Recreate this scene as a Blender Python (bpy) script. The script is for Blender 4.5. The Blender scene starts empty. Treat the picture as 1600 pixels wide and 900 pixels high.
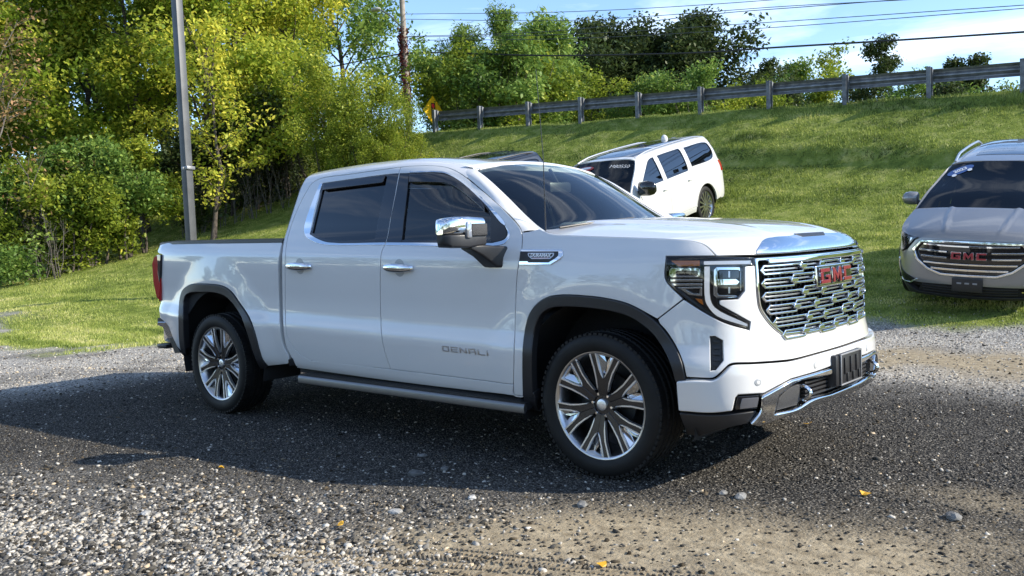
import bpy, bmesh, math, random
import numpy as np
from mathutils import Vector, Matrix, Euler
from mathutils.bvhtree import BVHTree
from mathutils.geometry import delaunay_2d_cdt

# ------------------------------------------------------------------ camera, sky, sun
SC = bpy.context.scene
COL = SC.collection
CAM_P = np.array([2.919, -5.082, 1.360])
YAW, PITCH, ROLL, FPX = math.radians(130.587), math.radians(-3.390), math.radians(-2.266), 1447.87
cf = np.array([math.cos(YAW)*math.cos(PITCH), math.sin(YAW)*math.cos(PITCH), math.sin(PITCH)])
cr_ = np.cross(cf, [0, 0, 1.0]); cr_ /= np.linalg.norm(cr_); cu_ = np.cross(cr_, cf)
CR = cr_*math.cos(ROLL)+cu_*math.sin(ROLL)
CU = -cr_*math.sin(ROLL)+cu_*math.cos(ROLL)
camd = bpy.data.cameras.new('camera'); cam = bpy.data.objects.new('camera', camd); COL.objects.link(cam)
cam.matrix_world = Matrix(((CR[0], CU[0], -cf[0], CAM_P[0]), (CR[1], CU[1], -cf[1], CAM_P[1]), (CR[2], CU[2], -cf[2], CAM_P[2]), (0, 0, 0, 1)))
camd.sensor_fit = 'HORIZONTAL'; camd.sensor_width = 36.0; camd.lens = 36.0*FPX/1600.0
camd.clip_start = 0.05; camd.clip_end = 3000
SC.camera = cam
SUN_DIR = Vector((1.60, 0.80, 1.02)).normalized()          # towards the sun
SUN_EL = math.asin(SUN_DIR.z); SUN_AZ = math.atan2(SUN_DIR.x, SUN_DIR.y)
W = bpy.data.worlds.new('World'); SC.world = W; W.use_nodes = True
wn = W.node_tree; wn.nodes.clear()
def wnode(t, **k):
    n = wn.nodes.new(t)
    for a, b in k.items(): setattr(n, a, b)
    return n
sky = wnode('ShaderNodeTexSky', sky_type='NISHITA', sun_disc=False)
sky.sun_elevation = SUN_EL; sky.sun_rotation = SUN_AZ; sky.air_density = 1.0; sky.dust_density = 0.3; sky.ozone_density = 3.0; sky.altitude = 1600
tc = wnode('ShaderNodeTexCoord')
mp = wnode('ShaderNodeMapping'); mp.inputs['Scale'].default_value = (1.0, 1.4, 6.0); mp.inputs['Rotation'].default_value = (0.10, 0.06, 0.5)
nz = wnode('ShaderNodeTexNoise'); nz.inputs['Scale'].default_value = 2.1; nz.inputs['Detail'].default_value = 7; nz.inputs['Roughness'].default_value = 0.58; nz.inputs['Distortion'].default_value = 0.35
rp = wnode('ShaderNodeValToRGB'); rp.color_ramp.elements[0].position = 0.50; rp.color_ramp.elements[1].position = 0.90
rp.color_ramp.elements[1].color = (0.85, 0.85, 0.85, 1)
mx = wnode('ShaderNodeMixRGB'); mx.inputs[2].default_value = (8.2, 8.7, 9.3, 1)
bg = wnode('ShaderNodeBackground'); bg.inputs['Strength'].default_value = 0.15
wo = wnode('ShaderNodeOutputWorld')
L = wn.links.new
L(tc.outputs['Generated'], mp.inputs['Vector']); L(mp.outputs[0], nz.inputs['Vector']); L(nz.outputs['Fac'], rp.inputs[0])
L(rp.outputs[0], mx.inputs[0]); L(sky.outputs[0], mx.inputs[1]); L(mx.outputs[0], bg.inputs[0]); L(bg.outputs[0], wo.inputs[0])
sund = bpy.data.lights.new('sun', 'SUN'); sund.energy = 3.9; sund.angle = math.radians(0.53); sund.color = (1.0, 0.92, 0.78)
sun = bpy.data.objects.new('sun', sund); COL.objects.link(sun); sun.rotation_euler = SUN_DIR.to_track_quat('Z', 'Y').to_euler(); sun.location = (20, 10, 30)
SC.view_settings.view_transform = 'Standard'; SC.view_settings.look = 'None'; SC.view_settings.gamma = 1.0; SC.view_settings.exposure = 0.98
SC.render.resolution_x = 1024; SC.render.resolution_y = 576

rng = np.random.default_rng(7); random.seed(7)

# ------------------------------------------------------------------ helpers
def ray(uv): return cf+CR*(uv[0]-800)/FPX-CU*(uv[1]-450)/FPX
def onaxis(uv, ax, val):
    d = ray(uv); t = (val-CAM_P[ax])/d[ax]; return CAM_P+d*t
def proj(X):
    d = np.asarray(X)-CAM_P; z = d@cf
    return np.stack([800+FPX*(d@CR)/z, 450-FPX*(d@CU)/z], -1)
MATS = {}
def mat(name, color=(0.5, 0.5, 0.5), rough=0.5, metal=0.0, coat=0.0, spec=0.5, emit=None, nscale=None, namp=0.0, bump=0.0, bscale=60, coat_rough=0.03):
    if name in MATS: return MATS[name]
    m = bpy.data.materials.new(name); m.use_nodes = True; MATS[name] = m
    nt = m.node_tree; b = nt.nodes['Principled BSDF']
    b.inputs['Base Color'].default_value = (*color, 1); b.inputs['Roughness'].default_value = rough
    b.inputs['Metallic'].default_value = metal; b.inputs['Coat Weight'].default_value = coat; b.inputs['Coat Roughness'].default_value = coat_rough
    b.inputs['Specular IOR Level'].default_value = spec
    if emit: b.inputs['Emission Color'].default_value = (*emit[:3], 1); b.inputs['Emission Strength'].default_value = emit[3]
    tco = nt.nodes.new('ShaderNodeTexCoord')
    if nscale:
        n = nt.nodes.new('ShaderNodeTexNoise'); n.inputs['Scale'].default_value = nscale; n.inputs['Detail'].default_value = 6
        nt.links.new(tco.outputs['Object'], n.inputs['Vector'])
        r = nt.nodes.new('ShaderNodeValToRGB')
        r.color_ramp.elements[0].position = 0.3; r.color_ramp.elements[1].position = 0.7
        r.color_ramp.elements[0].color = (*[c*(1-namp) for c in color], 1); r.color_ramp.elements[1].color = (*[min(1, c*(1+namp)) for c in color], 1)
        nt.links.new(n.outputs['Fac'], r.inputs[0]); nt.links.new(r.outputs[0], b.inputs['Base Color'])
    if bump:
        n = nt.nodes.new('ShaderNodeTexNoise'); n.inputs['Scale'].default_value = bscale; n.inputs['Detail'].default_value = 5
        nt.links.new(tco.outputs['Object'], n.inputs['Vector'])
        bp = nt.nodes.new('ShaderNodeBump'); bp.inputs['Strength'].default_value = bump; bp.inputs['Distance'].default_value = 0.01
        nt.links.new(n.outputs['Fac'], bp.inputs['Height']); nt.links.new(bp.outputs[0], b.inputs['Normal'])
    return m
def glass_mat(name, tint, gl=1.0, ior=1.5):
    if name in MATS: return MATS[name]
    m = bpy.data.materials.new(name); m.use_nodes = True; MATS[name] = m
    nt = m.node_tree; nt.nodes.clear()
    t = nt.nodes.new('ShaderNodeBsdfTransparent'); t.inputs[0].default_value = (*tint, 1)
    g = nt.nodes.new('ShaderNodeBsdfGlossy'); g.inputs['Roughness'].default_value = 0.01; g.inputs[0].default_value = (gl, gl, gl, 1)
    f = nt.nodes.new('ShaderNodeFresnel'); f.inputs[0].default_value = ior
    mxs = nt.nodes.new('ShaderNodeMixShader'); o = nt.nodes.new('ShaderNodeOutputMaterial')
    nt.links.new(f.outputs[0], mxs.inputs[0]); nt.links.new(t.outputs[0], mxs.inputs[1]); nt.links.new(g.outputs[0], mxs.inputs[2]); nt.links.new(mxs.outputs[0], o.inputs[0])
    return m
def tag(o, label=None, cat=None, group=None, kind=None):
    if label: o['label'] = label
    if cat: o['category'] = cat
    if group: o['group'] = group
    if kind: o['kind'] = kind
    return o
def empty(name, loc=(0, 0, 0), rot=(0, 0, 0)):
    o = bpy.data.objects.new(name, None); COL.objects.link(o); o.location = loc; o.rotation_euler = rot; o.empty_display_size = 0.2
    return o
def link(name, me, m=None, parent=None):
    o = bpy.data.objects.new(name, me); COL.objects.link(o)
    if m is not None and len(me.materials) == 0: me.materials.append(m)
    if parent is not None: o.parent = parent
    return o
def mesh_np(name, V, F, normals=None, smooth=True):
    """V (n,3), F list/array of equal-size faces or list of tuples"""
    me = bpy.data.meshes.new(name)
    V = np.asarray(V, np.float32)
    if isinstance(F, np.ndarray):
        k = F.shape[1]; nf = len(F)
        me.vertices.add(len(V)); me.vertices.foreach_set('co', V.ravel())
        me.loops.add(nf*k); me.loops.foreach_set('vertex_index', F.astype(np.int32).ravel())
        me.polygons.add(nf); me.polygons.foreach_set('loop_start', np.arange(0, nf*k, k, dtype=np.int32))
        me.update(calc_edges=True); me.validate()
    else:
        me.from_pydata([tuple(map(float, v)) for v in V], [], [tuple(map(int, f)) for f in F]); me.update()
    if smooth:
        me.polygons.foreach_set('use_smooth', np.ones(len(me.polygons), bool))
    if normals is not None and len(me.vertices) == len(normals):
        me.normals_split_custom_set_from_vertices([tuple(map(float, n)) for n in normals])
    me.update()
    return me
class MB:
    """collects simple solids into one mesh"""
    def __init__(s): s.bm = bmesh.new()
    def box(s, c, d, rot=None, bev=0.0):
        m = Matrix.Translation(c) @ (rot.to_matrix().to_4x4() if rot else Matrix()) @ Matrix.Diagonal((*d, 1))
        r = bmesh.ops.create_cube(s.bm, size=1.0, matrix=m)
        if bev:
            es = list({e for v in r['verts'] for e in v.link_edges})
            bmesh.ops.bevel(s.bm, geom=es, offset=bev, segments=2, affect='EDGES', profile=0.5)
        return s
    def tube(s, pts, r, n=10, cap=True):
        pts = [Vector(p) for p in pts]; rs = r if hasattr(r, '__len__') else [r]*len(pts)
        rings = []; up = None
        for i, p in enumerate(pts):
            t = (pts[min(i+1, len(pts)-1)]-pts[max(i-1, 0)]).normalized()
            if up is None:
                up = Vector((0, 0, 1)) if abs(t.z) < 0.9 else Vector((1, 0, 0))
            a = t.cross(up)
            if a.length < 1e-4: a = t.cross(Vector((0.3, 1, 0.2)))
            a.normalize(); b = t.cross(a).normalized(); up = -b if False else up
            rings.append([s.bm.verts.new(p+(a*math.cos(2*math.pi*k/n)+b*math.sin(2*math.pi*k/n))*rs[i]) for k in range(n)])
        for i in range(len(rings)-1):
            for k in range(n): s.bm.faces.new((rings[i][k], rings[i][(k+1) % n], rings[i+1][(k+1) % n], rings[i+1][k]))
        if cap:
            s.bm.faces.new(rings[0]); s.bm.faces.new(rings[-1][::-1])
        return s
    def lathe(s, prof, axis='y', n=48, c=(0, 0, 0), closed=False):
        """prof: (axial, radius)"""
        rings = []
        for a, r in prof:
            ring = []
            for k in range(n):
                th = 2*math.pi*k/n
                p = (r*math.cos(th), a, r*math.sin(th)) if axis == 'y' else ((r*math.cos(th), r*math.sin(th), a) if axis == 'z' else (a, r*math.cos(th), r*math.sin(th)))
                ring.append(s.bm.verts.new(Vector(p)+Vector(c)))
            rings.append(ring)
        m = len(rings)
        for i in range(m if closed else m-1):
            for k in range(n): s.bm.faces.new((rings[i][k], rings[i][(k+1) % n], rings[(i+1) % m][(k+1) % n], rings[(i+1) % m][k]))
        return s
    def prism(s, poly, f0, f1, bev=0.0):
        """poly of (a,b); f0/f1 map (a,b)->3D for the two faces"""
        v0 = [s.bm.verts.new(f0(a, b)) for a, b in poly]; v1 = [s.bm.verts.new(f1(a, b)) for a, b in poly]; n = len(poly)
        fs = [s.bm.faces.new(v0), s.bm.faces.new(v1[::-1])]
        for i in range(n): fs.append(s.bm.faces.new((v0[i], v1[i], v1[(i+1) % n], v0[(i+1) % n])))
        if bev:
            es = list({e for f in fs[:2] for e in f.edges})
            bmesh.ops.bevel(s.bm, geom=es, offset=bev, segments=1, affect='EDGES')
        return s
    def build(s, name, m, parent=None, smooth=35):
        bmesh.ops.recalc_face_normals(s.bm, faces=s.bm.faces)
        me = bpy.data.meshes.new(name); s.bm.to_mesh(me); s.bm.free()
        if smooth:
            me.polygons.foreach_set('use_smooth', np.ones(len(me.polygons), bool))
            me.set_sharp_from_angle(angle=math.radians(smooth))
        return link(name, me, m, parent)
def pchip(tbl):
    a = np.array(tbl, float); x, y = a[:, 0], a[:, 1]; h = np.diff(x); d = np.diff(y)/h
    m = np.zeros_like(x); m[0] = d[0]; m[-1] = d[-1]
    for i in range(1, len(x)-1):
        if d[i-1]*d[i] > 0: w1 = 2*h[i]+h[i-1]; w2 = h[i]+2*h[i-1]; m[i] = (w1+w2)/(w1/d[i-1]+w2/d[i])
    def f(q):
        q = np.clip(q, x[0], x[-1]); i = np.clip(np.searchsorted(x, q)-1, 0, len(h)-1); t = (q-x[i])/h[i]
        return (y[i]*(1+2*t)*(1-t)**2+h[i]*m[i]*t*(1-t)**2+y[i+1]*t*t*(3-2*t)+h[i]*m[i+1]*t*t*(t-1))
    return f
def catmull(P, n=12, closed=False):
    P = np.asarray(P, float); k = len(P)
    if k < 3: return P if not closed else P
    out = []
    idx = range(k if closed else k-1)
    for i in idx:
        if closed: p0, p1, p2, p3 = P[(i-1) % k], P[i], P[(i+1) % k], P[(i+2) % k]
        else:
            p1, p2 = P[i], P[i+1]; p0 = P[i-1] if i else 2*p1-p2; p3 = P[i+2] if i+2 < k else 2*p2-p1
        t0 = 0; t1 = t0+max(1e-6, np.linalg.norm(p1-p0))**.5; t2 = t1+max(1e-6, np.linalg.norm(p2-p1))**.5; t3 = t2+max(1e-6, np.linalg.norm(p3-p2))**.5
        for t in np.linspace(t1, t2, n, endpoint=False):
            A1 = (t1-t)/(t1-t0)*p0+(t-t0)/(t1-t0)*p1; A2 = (t2-t)/(t2-t1)*p1+(t-t1)/(t2-t1)*p2; A3 = (t3-t)/(t3-t2)*p2+(t-t2)/(t3-t2)*p3
            B1 = (t2-t)/(t2-t0)*A1+(t-t0)/(t2-t0)*A2; B2 = (t3-t)/(t3-t1)*A2+(t-t1)/(t3-t1)*A3
            out.append((t2-t)/(t2-t1)*B1+(t-t1)/(t2-t1)*B2)
    if not closed: out.append(P[-1])
    return np.array(out)
def sstep(a, b, x):
    t = np.clip((x-a)/(b-a), 0, 1); return t*t*(3-2*t)
def outline(pts, closed=True, n=6):
    """points (u,v) or (u,v,1) with 1 = sharp corner; smooth curve through the others"""
    P = [np.array(p[:2], float) for p in pts]; C = [len(p) > 2 and p[2] for p in pts]; k = len(P)
    cs = [i for i in range(k) if C[i]]
    if not closed: cs = sorted(set([0, k-1]+cs))
    if not cs: return catmull(P, n, True)
    out = []
    segs = list(zip(cs, cs[1:]+([cs[0]+k] if closed else [])))
    if not closed: segs = list(zip(cs[:-1], cs[1:]))
    for a, b in segs:
        run = [P[i % k] for i in range(a, b+1)]
        if len(run) == 2: q = np.array([run[0]+(run[1]-run[0])*t for t in np.linspace(0, 1, n+1)])
        else: q = catmull(run, n)
        out.extend(q[:-1])
    if not closed: out.append(P[-1])
    return np.array(out)
def resample(P, d, closed=True, ang=25):
    """even spacing, keeping sharp corners"""
    P = np.asarray(P); k = len(P)
    keep = []
    for i in range(k):
        if not closed and i in (0, k-1): keep.append(i); continue
        a = P[i]-P[i-1]; b = P[(i+1) % k]-P[i]
        c = np.dot(a, b)/(np.linalg.norm(a)*np.linalg.norm(b)+1e-12)
        if c < math.cos(math.radians(ang)): keep.append(i)
    if not keep: keep = [0]
    out = []
    pairs = list(zip(keep, keep[1:]+([keep[0]+k] if closed else [])))
    for a, b in pairs:
        run = np.array([P[i % k] for i in range(a, b+1)]); L_ = np.r_[0, np.cumsum(np.linalg.norm(np.diff(run, axis=0), axis=1))]
        n = max(1, int(round(L_[-1]/d))); q = np.linspace(0, L_[-1], n+1)[:-1]
        out.extend(np.stack([np.interp(q, L_, run[:, 0]), np.interp(q, L_, run[:, 1])], 1))
    if not closed: out.append(P[-1])
    return np.array(out)
def area2(P): return 0.5*np.sum(P[:, 0]*np.roll(P[:, 1], -1)-np.roll(P[:, 0], -1)*P[:, 1])
def inset(P, d):
    """P counter-clockwise; move inwards by d (mitred, limited)"""
    e = np.roll(P, -1, 0)-P; e /= np.linalg.norm(e, axis=1)[:, None]+1e-12
    n = np.stack([-e[:, 1], e[:, 0]], 1); n0 = np.roll(n, 1, 0); m = n+n0; l = np.sum(m*m, 1)
    m = m*2/np.maximum(l, 0.9)[:, None]/2*1.0
    m = (n+n0)/np.maximum(np.sum((n+n0)*n, 1), 0.45)[:, None]
    return P+m*d, n, n0
def inpoly(pts, poly):
    x, y = pts[:, 0], pts[:, 1]; c = np.zeros(len(pts), bool); x1, y1 = poly[:, 0], poly[:, 1]; x2, y2 = np.roll(x1, -1), np.roll(y1, -1)
    for a, b, c_, d in zip(x1, y1, x2, y2):
        if b == d: continue
        m = ((b > y) != (d > y)) & (x < (c_-a)*(y-b)/(d-b)+a); c ^= m
    return c
def bdist(pts, poly):
    A = poly; B = np.roll(poly, -1, 0); best = np.full(len(pts), 1e9)
    for a, b in zip(A, B):
        ab = b-a; t = np.clip(((pts-a)@ab)/(ab@ab+1e-12), 0, 1); best = np.minimum(best, np.linalg.norm(pts-(a+t[:, None]*ab), axis=1))
    return best
def panel(name, surf, loops, m, parent, off=0.0, depth=0.03, gap=0.003, bev=0.0025, res=0.03, edge=0.015, solid=False):
    """a sheet cut from a surface: rounded edges and a flange turned inwards; loops = outer, then holes, in (u,v)"""
    LP = []
    for i, P in enumerate(loops):
        P = resample(np.asarray(P, float), edge)
        ccw = area2(P) > 0
        if (i == 0) != ccw: P = P[::-1]
        P, _, _ = inset(P, gap+bev)              # holes run clockwise so 'inwards' is away from the hole
        LP.append(P)
    lo = LP[0].min(0); hi = LP[0].max(0)
    gu = np.arange(lo[0], hi[0]+res, res); gv = np.arange(lo[1], hi[1]+res, res)
    G = np.stack(np.meshgrid(gu, gv), -1).reshape(-1, 2)
    G[(np.arange(len(G))//len(gu)) % 2 == 1, 0] += res*.5
    ok = inpoly(G, LP[0])
    for h in LP[1:]: ok &= ~inpoly(G, h)
    G = G[ok]
    if len(G):
        dmin = np.min([bdist(G, l) for l in LP], axis=0); G = G[dmin > min(res, edge)*.45]
    V2 = np.concatenate(LP+[G]); edges = []; o = 0
    for l in LP:
        k = len(l); edges += [(o+i, o+(i+1) % k) for i in range(k)]; o += k
    v, e_, f, ov, _, _ = delaunay_2d_cdt([Vector(p) for p in V2.tolist()], edges, [], 0, 1e-6)
    U = np.array([tuple(p) for p in v]); F = np.array([t for t in f if len(t) == 3], int)
    cen = U[F].mean(1); ok = inpoly(cen, LP[0])
    for h in LP[1:]: ok &= ~inpoly(cen, h)
    F = F[ok]
    a = U[F]; ar = (a[:, 1, 0]-a[:, 0, 0])*(a[:, 2, 1]-a[:, 0, 1])-(a[:, 2, 0]-a[:, 0, 0])*(a[:, 1, 1]-a[:, 0, 1])
    F = np.where((ar < 0)[:, None], F[:, ::-1], F); F = F[np.abs(ar) > 1e-10]
    P3, N3 = surf.PN(U[:, 0], U[:, 1]); P3 = P3+N3*off
    V = [P3]; NN = [N3]; FF = [F]; base = len(U)
    for l in LP:
        k = len(l); p, n = surf.PN(l[:, 0], l[:, 1]); p = p+n*off
        tg = np.roll(p, -1, 0)-np.roll(p, 1, 0); tg /= np.linalg.norm(tg, axis=1)[:, None]+1e-12
        out = np.cross(tg, n)
        h = 0.7071
        r0 = p.copy(); r1 = p+out*bev*.7-n*bev*.3; r2 = p+out*bev-n*bev; r3 = p+out*bev-n*max(depth, bev*1.2)
        rings = [r0, r1, r2, r2, r3]; nrm = [n, n*h+out*h, out*.96+n*.28, out, out]
        st = base
        for r, q in zip(rings, nrm): V.append(r); NN.append(q)
        base += k*len(rings)
        i = np.arange(k); j = (i+1) % k
        for a_, b_ in ((0, 1), (1, 2), (3, 4)):
            A = st+a_*k; B = st+b_*k
            FF.append(np.stack([A+i, B+i, B+j], 1)); FF.append(np.stack([A+i, B+j, A+j], 1))
    if solid:
        n_ = len(U); V.append(P3-N3*max(depth, .003)); NN.append(-N3); FF.append(F[:, ::-1]+base); base += n_
    me = mesh_np(name, np.concatenate(V), np.concatenate(FF), np.concatenate(NN))
    return link(name, me, m, parent)

class Surf:
    """body skin: plan outline swept through a side section and a front section"""
    def __init__(s, plan, side, front, shear=0.0, flares=(), roofx=None, Mw=None, w0=0.2, w1=0.85):
        P = catmull(plan, 40); seg = np.r_[0, np.cumsum(np.linalg.norm(np.diff(P, axis=0), axis=1))]
        L_ = seg[-1]; q = np.arange(0, L_, 0.004); X = np.interp(q, seg, P[:, 0]); Y = np.interp(q, seg, P[:, 1])
        X = np.r_[X, X[::-1][1:]] if abs(Y[-1]) < 1e-3 else np.r_[X, X[::-1]]
        Y = np.r_[Y, -Y[::-1][1:]] if len(X) % 2 else np.r_[Y, -Y[::-1]]
        k = 9; ker = np.ones(k)/k
        pad = lambda a: np.convolve(np.r_[np.full(k//2, a[0]), a, np.full(k//2, a[-1])], ker, 'valid')
        tx, ty = pad(np.gradient(X)), pad(np.gradient(Y)); l = np.hypot(tx, ty)
        s.X, s.Y, s.nx, s.ny = X, Y, ty/l, -tx/l
        sa = np.r_[0, np.cumsum(np.hypot(np.diff(X), np.diff(Y)))]
        half = len(X)//2; i0 = np.argmin(np.abs(X[:half])+100*(Y[:half] > -0.3)); s.S = sa-sa[i0]+X[i0]
        s.Smid = np.interp(half, np.arange(len(X)), s.S) if len(X) % 2 else (s.S[half]+s.S[half-1])/2
        sd = np.array(side, float); d = np.r_[0, np.cumsum(np.hypot(np.diff(sd[:, 0]), np.diff(sd[:, 1])))]
        s.fz = pchip(np.stack([d, sd[:, 0]], 1)); s.fo = pchip(np.stack([d, sd[:, 1]], 1)); s.T = d[-1]
        s.ff = pchip(front); s.shear = shear; s.flares = flares; s.roofx = roofx; s.w0, s.w1 = w0, w1
        s.M = Mw if Mw is not None else np.eye(4); s.Mi = np.linalg.inv(s.M)
        s.bvh = None
        tt = np.linspace(0, s.T, 2000); s.tz = (s.fz(tt), tt)
    def t_of(s, z): return np.interp(z, s.tz[0], s.tz[1])
    def P(s, S, T):
        S = np.asarray(S, float); T = np.asarray(T, float); mir = T > s.T; T2 = np.where(mir, 2*s.T-T, T)
        x, y, nx, ny = (np.interp(S, s.S, a) for a in (s.X, s.Y, s.nx, s.ny))
        z = s.fz(T2); os_ = s.fo(T2); w = sstep(s.w0, s.w1, nx)
        za = z-s.shear*x
        fl = 0
        for (cx, cz, r0, r1, amp) in s.flares:
            r = np.hypot(x-cx, za-cz); fl = fl+amp*(1-sstep(r0, r1, r))*(1-w)
        o = (1-w)*os_+w*s.ff(z)+fl
        if s.roofx: za = za-sstep(s.roofx[0], s.roofx[1], z)*(s.roofx[3]*np.clip(x-s.roofx[2], 0, 9)**2+s.roofx[4]*np.clip(s.roofx[2]-x, 0, 9)**2)
        yy = y+ny*o
        return np.stack([x+nx*o, np.where(mir, -yy, yy), za], -1)
    def PN(s, S, T):
        S = np.asarray(S, float); T = np.asarray(T, float); h = 0.006
        p = s.P(S, T); a = s.P(S+h, T)-s.P(S-h, T); b = s.P(S, np.minimum(T+h, 2*s.T))-s.P(S, np.maximum(T-h, 0))
        n = np.cross(a, b); n /= np.linalg.norm(n, axis=-1)[..., None]+1e-12
        return p, n
    def grid(s, s0, s1):
        s.gs = np.linspace(s0, s1, 420); s.gt = np.linspace(0, s.T*1.0, 170)
        A, B = np.meshgrid(s.gs, s.gt, indexing='ij'); s.ga, s.gb = A.ravel(), B.ravel()
        V = s.P(s.ga, s.gb); V = V@s.M[:3, :3].T+s.M[:3, 3]; s.gV = V; n = len(s.gt)
        i = (np.arange(419)[:, None]*n+np.arange(169)[None]).ravel()
        F = np.concatenate([np.stack([i, i+n, i+n+1], 1), np.stack([i, i+n+1, i+1], 1)])
        s.bvh = BVHTree.FromPolygons([tuple(v) for v in V.tolist()], F.tolist()); s.gF = F; s.gpx = proj(V)
    def trace(s, px, off=0.0):
        """pixel directions -> (s,t) where they meet the skin"""
        out = []
        for uv in px:
            d = Vector(ray(uv)).normalized()
            hit = s.bvh.ray_cast(Vector(CAM_P), d)
            if hit[0] is not None:
                tri = s.gF[hit[2]]; dd = np.linalg.norm(s.gV[tri]-np.array(hit[0]), axis=1); w = 1/(dd+1e-6); w /= w.sum()
                st = np.array([s.ga[tri]@w, s.gb[tri]@w])
            else:
                i = np.argmin(np.sum((s.gpx-np.array(uv))**2, 1)); st = np.array([s.ga[i], s.gb[i]]); out.append(st); continue
            for _ in range(4):
                h = 1e-3; q = np.array([[st[0], st[1]], [st[0]+h, st[1]], [st[0], st[1]+h]])
                p, n = s.PN(q[:, 0], q[:, 1]); p = p+n*off; p = p@s.M[:3, :3].T+s.M[:3, 3]; e = proj(p)
                J = np.stack([(e[1]-e[0])/h, (e[2]-e[0])/h], 1); det = np.linalg.det(J)
                if abs(det) < 1e4: break
                dx = np.linalg.solve(J, np.array(uv)-e[0]); l = np.linalg.norm(dx)
                st = st+dx*min(1, .05/(l+1e-9))
            out.append(st)
        return np.array(out)
    def tr(s, pts, off=0.0, n=4, closed=True): return s.trace(outline(pts, closed, n), off)
class Grid:
    """free surface from a function f(u,v)->xyz"""
    def __init__(s, f): s.f = f
    def PN(s, U, V):
        h = 0.004; p = s.f(U, V); a = s.f(U+h, V)-s.f(U-h, V); b = s.f(U, V+h)-s.f(U, V-h)
        n = np.cross(a, b); return p, n/(np.linalg.norm(n, axis=-1)[..., None]+1e-12)
def mirror(o, name=None):
    c = o.copy(); COL.objects.link(c); c.scale = (1, -1, 1); c.location = (o.location.x, -o.location.y, o.location.z)
    if name: c.name = name
    return c
def text_mesh(s, size, ext=0.0, font_off=0.0, shear=0.0):
    cu = bpy.data.curves.new('t', 'FONT'); cu.body = s; cu.size = size; cu.extrude = ext; cu.offset = font_off; cu.shear = shear; cu.align_x = 'CENTER'; cu.align_y = 'CENTER'; cu.resolution_u = 3
    o = bpy.data.objects.new('t', cu); COL.objects.link(o); dg = bpy.context.evaluated_depsgraph_get(); dg.update()
    me = bpy.data.meshes.new_from_object(o.evaluated_get(dg)); bpy.data.objects.remove(o); bpy.data.curves.remove(cu)
    return me
def text_on(name, s, size, origin, right, up, m, parent, ext=0.002, off=0.0, sx=1.0, shear=0.0):
    me = text_mesh(s, size, ext, off, shear); r = Vector(right).normalized(); u = Vector(up); u = (u-r*u.dot(r)).normalized(); n = r.cross(u)
    M = Matrix(((r.x*sx, u.x, n.x, origin[0]), (r.y*sx, u.y, n.y, origin[1]), (r.z*sx, u.z, n.z, origin[2]), (0, 0, 0, 1)))
    me.transform(M); return link(name, me, m, parent)
# ------------------------------------------------------------------ materials for vehicles
PAINT = mat('white_paint', (0.67, 0.665, 0.655), 0.28, 0.0, 1.0, 0.5, coat_rough=0.015)
CHROME = mat('chrome', (0.78, 0.79, 0.80), 0.06, 1.0)
SATIN = mat('satin_metal', (0.55, 0.55, 0.56), 0.28, 1.0)
BLACK = mat('black_plastic', (0.018, 0.018, 0.020), 0.42, bump=0.05, bscale=300)
GLOSSB = mat('gloss_black', (0.008, 0.008, 0.010), 0.08, 0, 0.5)
RUBBER = mat('tyre_rubber', (0.008, 0.008, 0.008), 0.60, spec=.3, bump=0.12, bscale=120, nscale=9, namp=.35)
DARK = mat('dark_cavity', (0.006, 0.006, 0.006), 0.8)
LINER = mat('liner', (0.010, 0.010, 0.011), 0.85, bump=0.3, bscale=40)
FTINT = glass_mat('front_door_glass', (0.50, 0.57, 0.55), 0.95, 1.65)
TINT = glass_mat('tinted_glass', (0.03, 0.033, 0.04), 0.95, 1.7)
CLEAR = glass_mat('windshield_glass', (0.82, 0.93, 0.90), 1.0, 1.5)
LENS = glass_mat('lamp_lens', (0.93, 0.94, 0.95), 1.0, 1.4)
AMBER = mat('amber_reflector', (0.75, 0.20, 0.01), 0.15, 0, 0.6)
REDLENS = mat('red_lens', (0.42, 0.006, 0.008), 0.1, 0, 0.8)
REDBADGE = mat('red_enamel', (0.19, 0.004, 0.026), 0.25, 0, 0.8)
WLENS = mat('white_lens', (0.80, 0.81, 0.82), 0.18, 0.0, 0.6, emit=(1, 1, 1, .16))
GREYRIM = mat('dark_grey_rim', (0.075, 0.075, 0.08), 0.25, 0.9)
SILVER = mat('machined_silver', (0.80, 0.80, 0.81), 0.32, 0.9)
LEATHER = mat('interior_leather', (0.035, 0.033, 0.032), 0.55)
MESHG = mat('speckled_black', (0.035, 0.035, 0.037), 0.5, bump=0.5, bscale=400, nscale=500, namp=.7)

def mirror_tree(o, parent=None):
    c = o.copy(); COL.objects.link(c)
    if parent is None: c.scale = (1, -1, 1); c.location.y = -o.location.y
    else: c.parent = parent
    for ch in o.children:
        if not ch.name.startswith(('lettering', 'emblem')): mirror_tree(ch, c)
    return c
truck = empty('pickup_truck')
tag(truck, 'white crew cab pickup truck with chrome grille and chrome wheels on the gravel lot', 'pickup truck')

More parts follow.
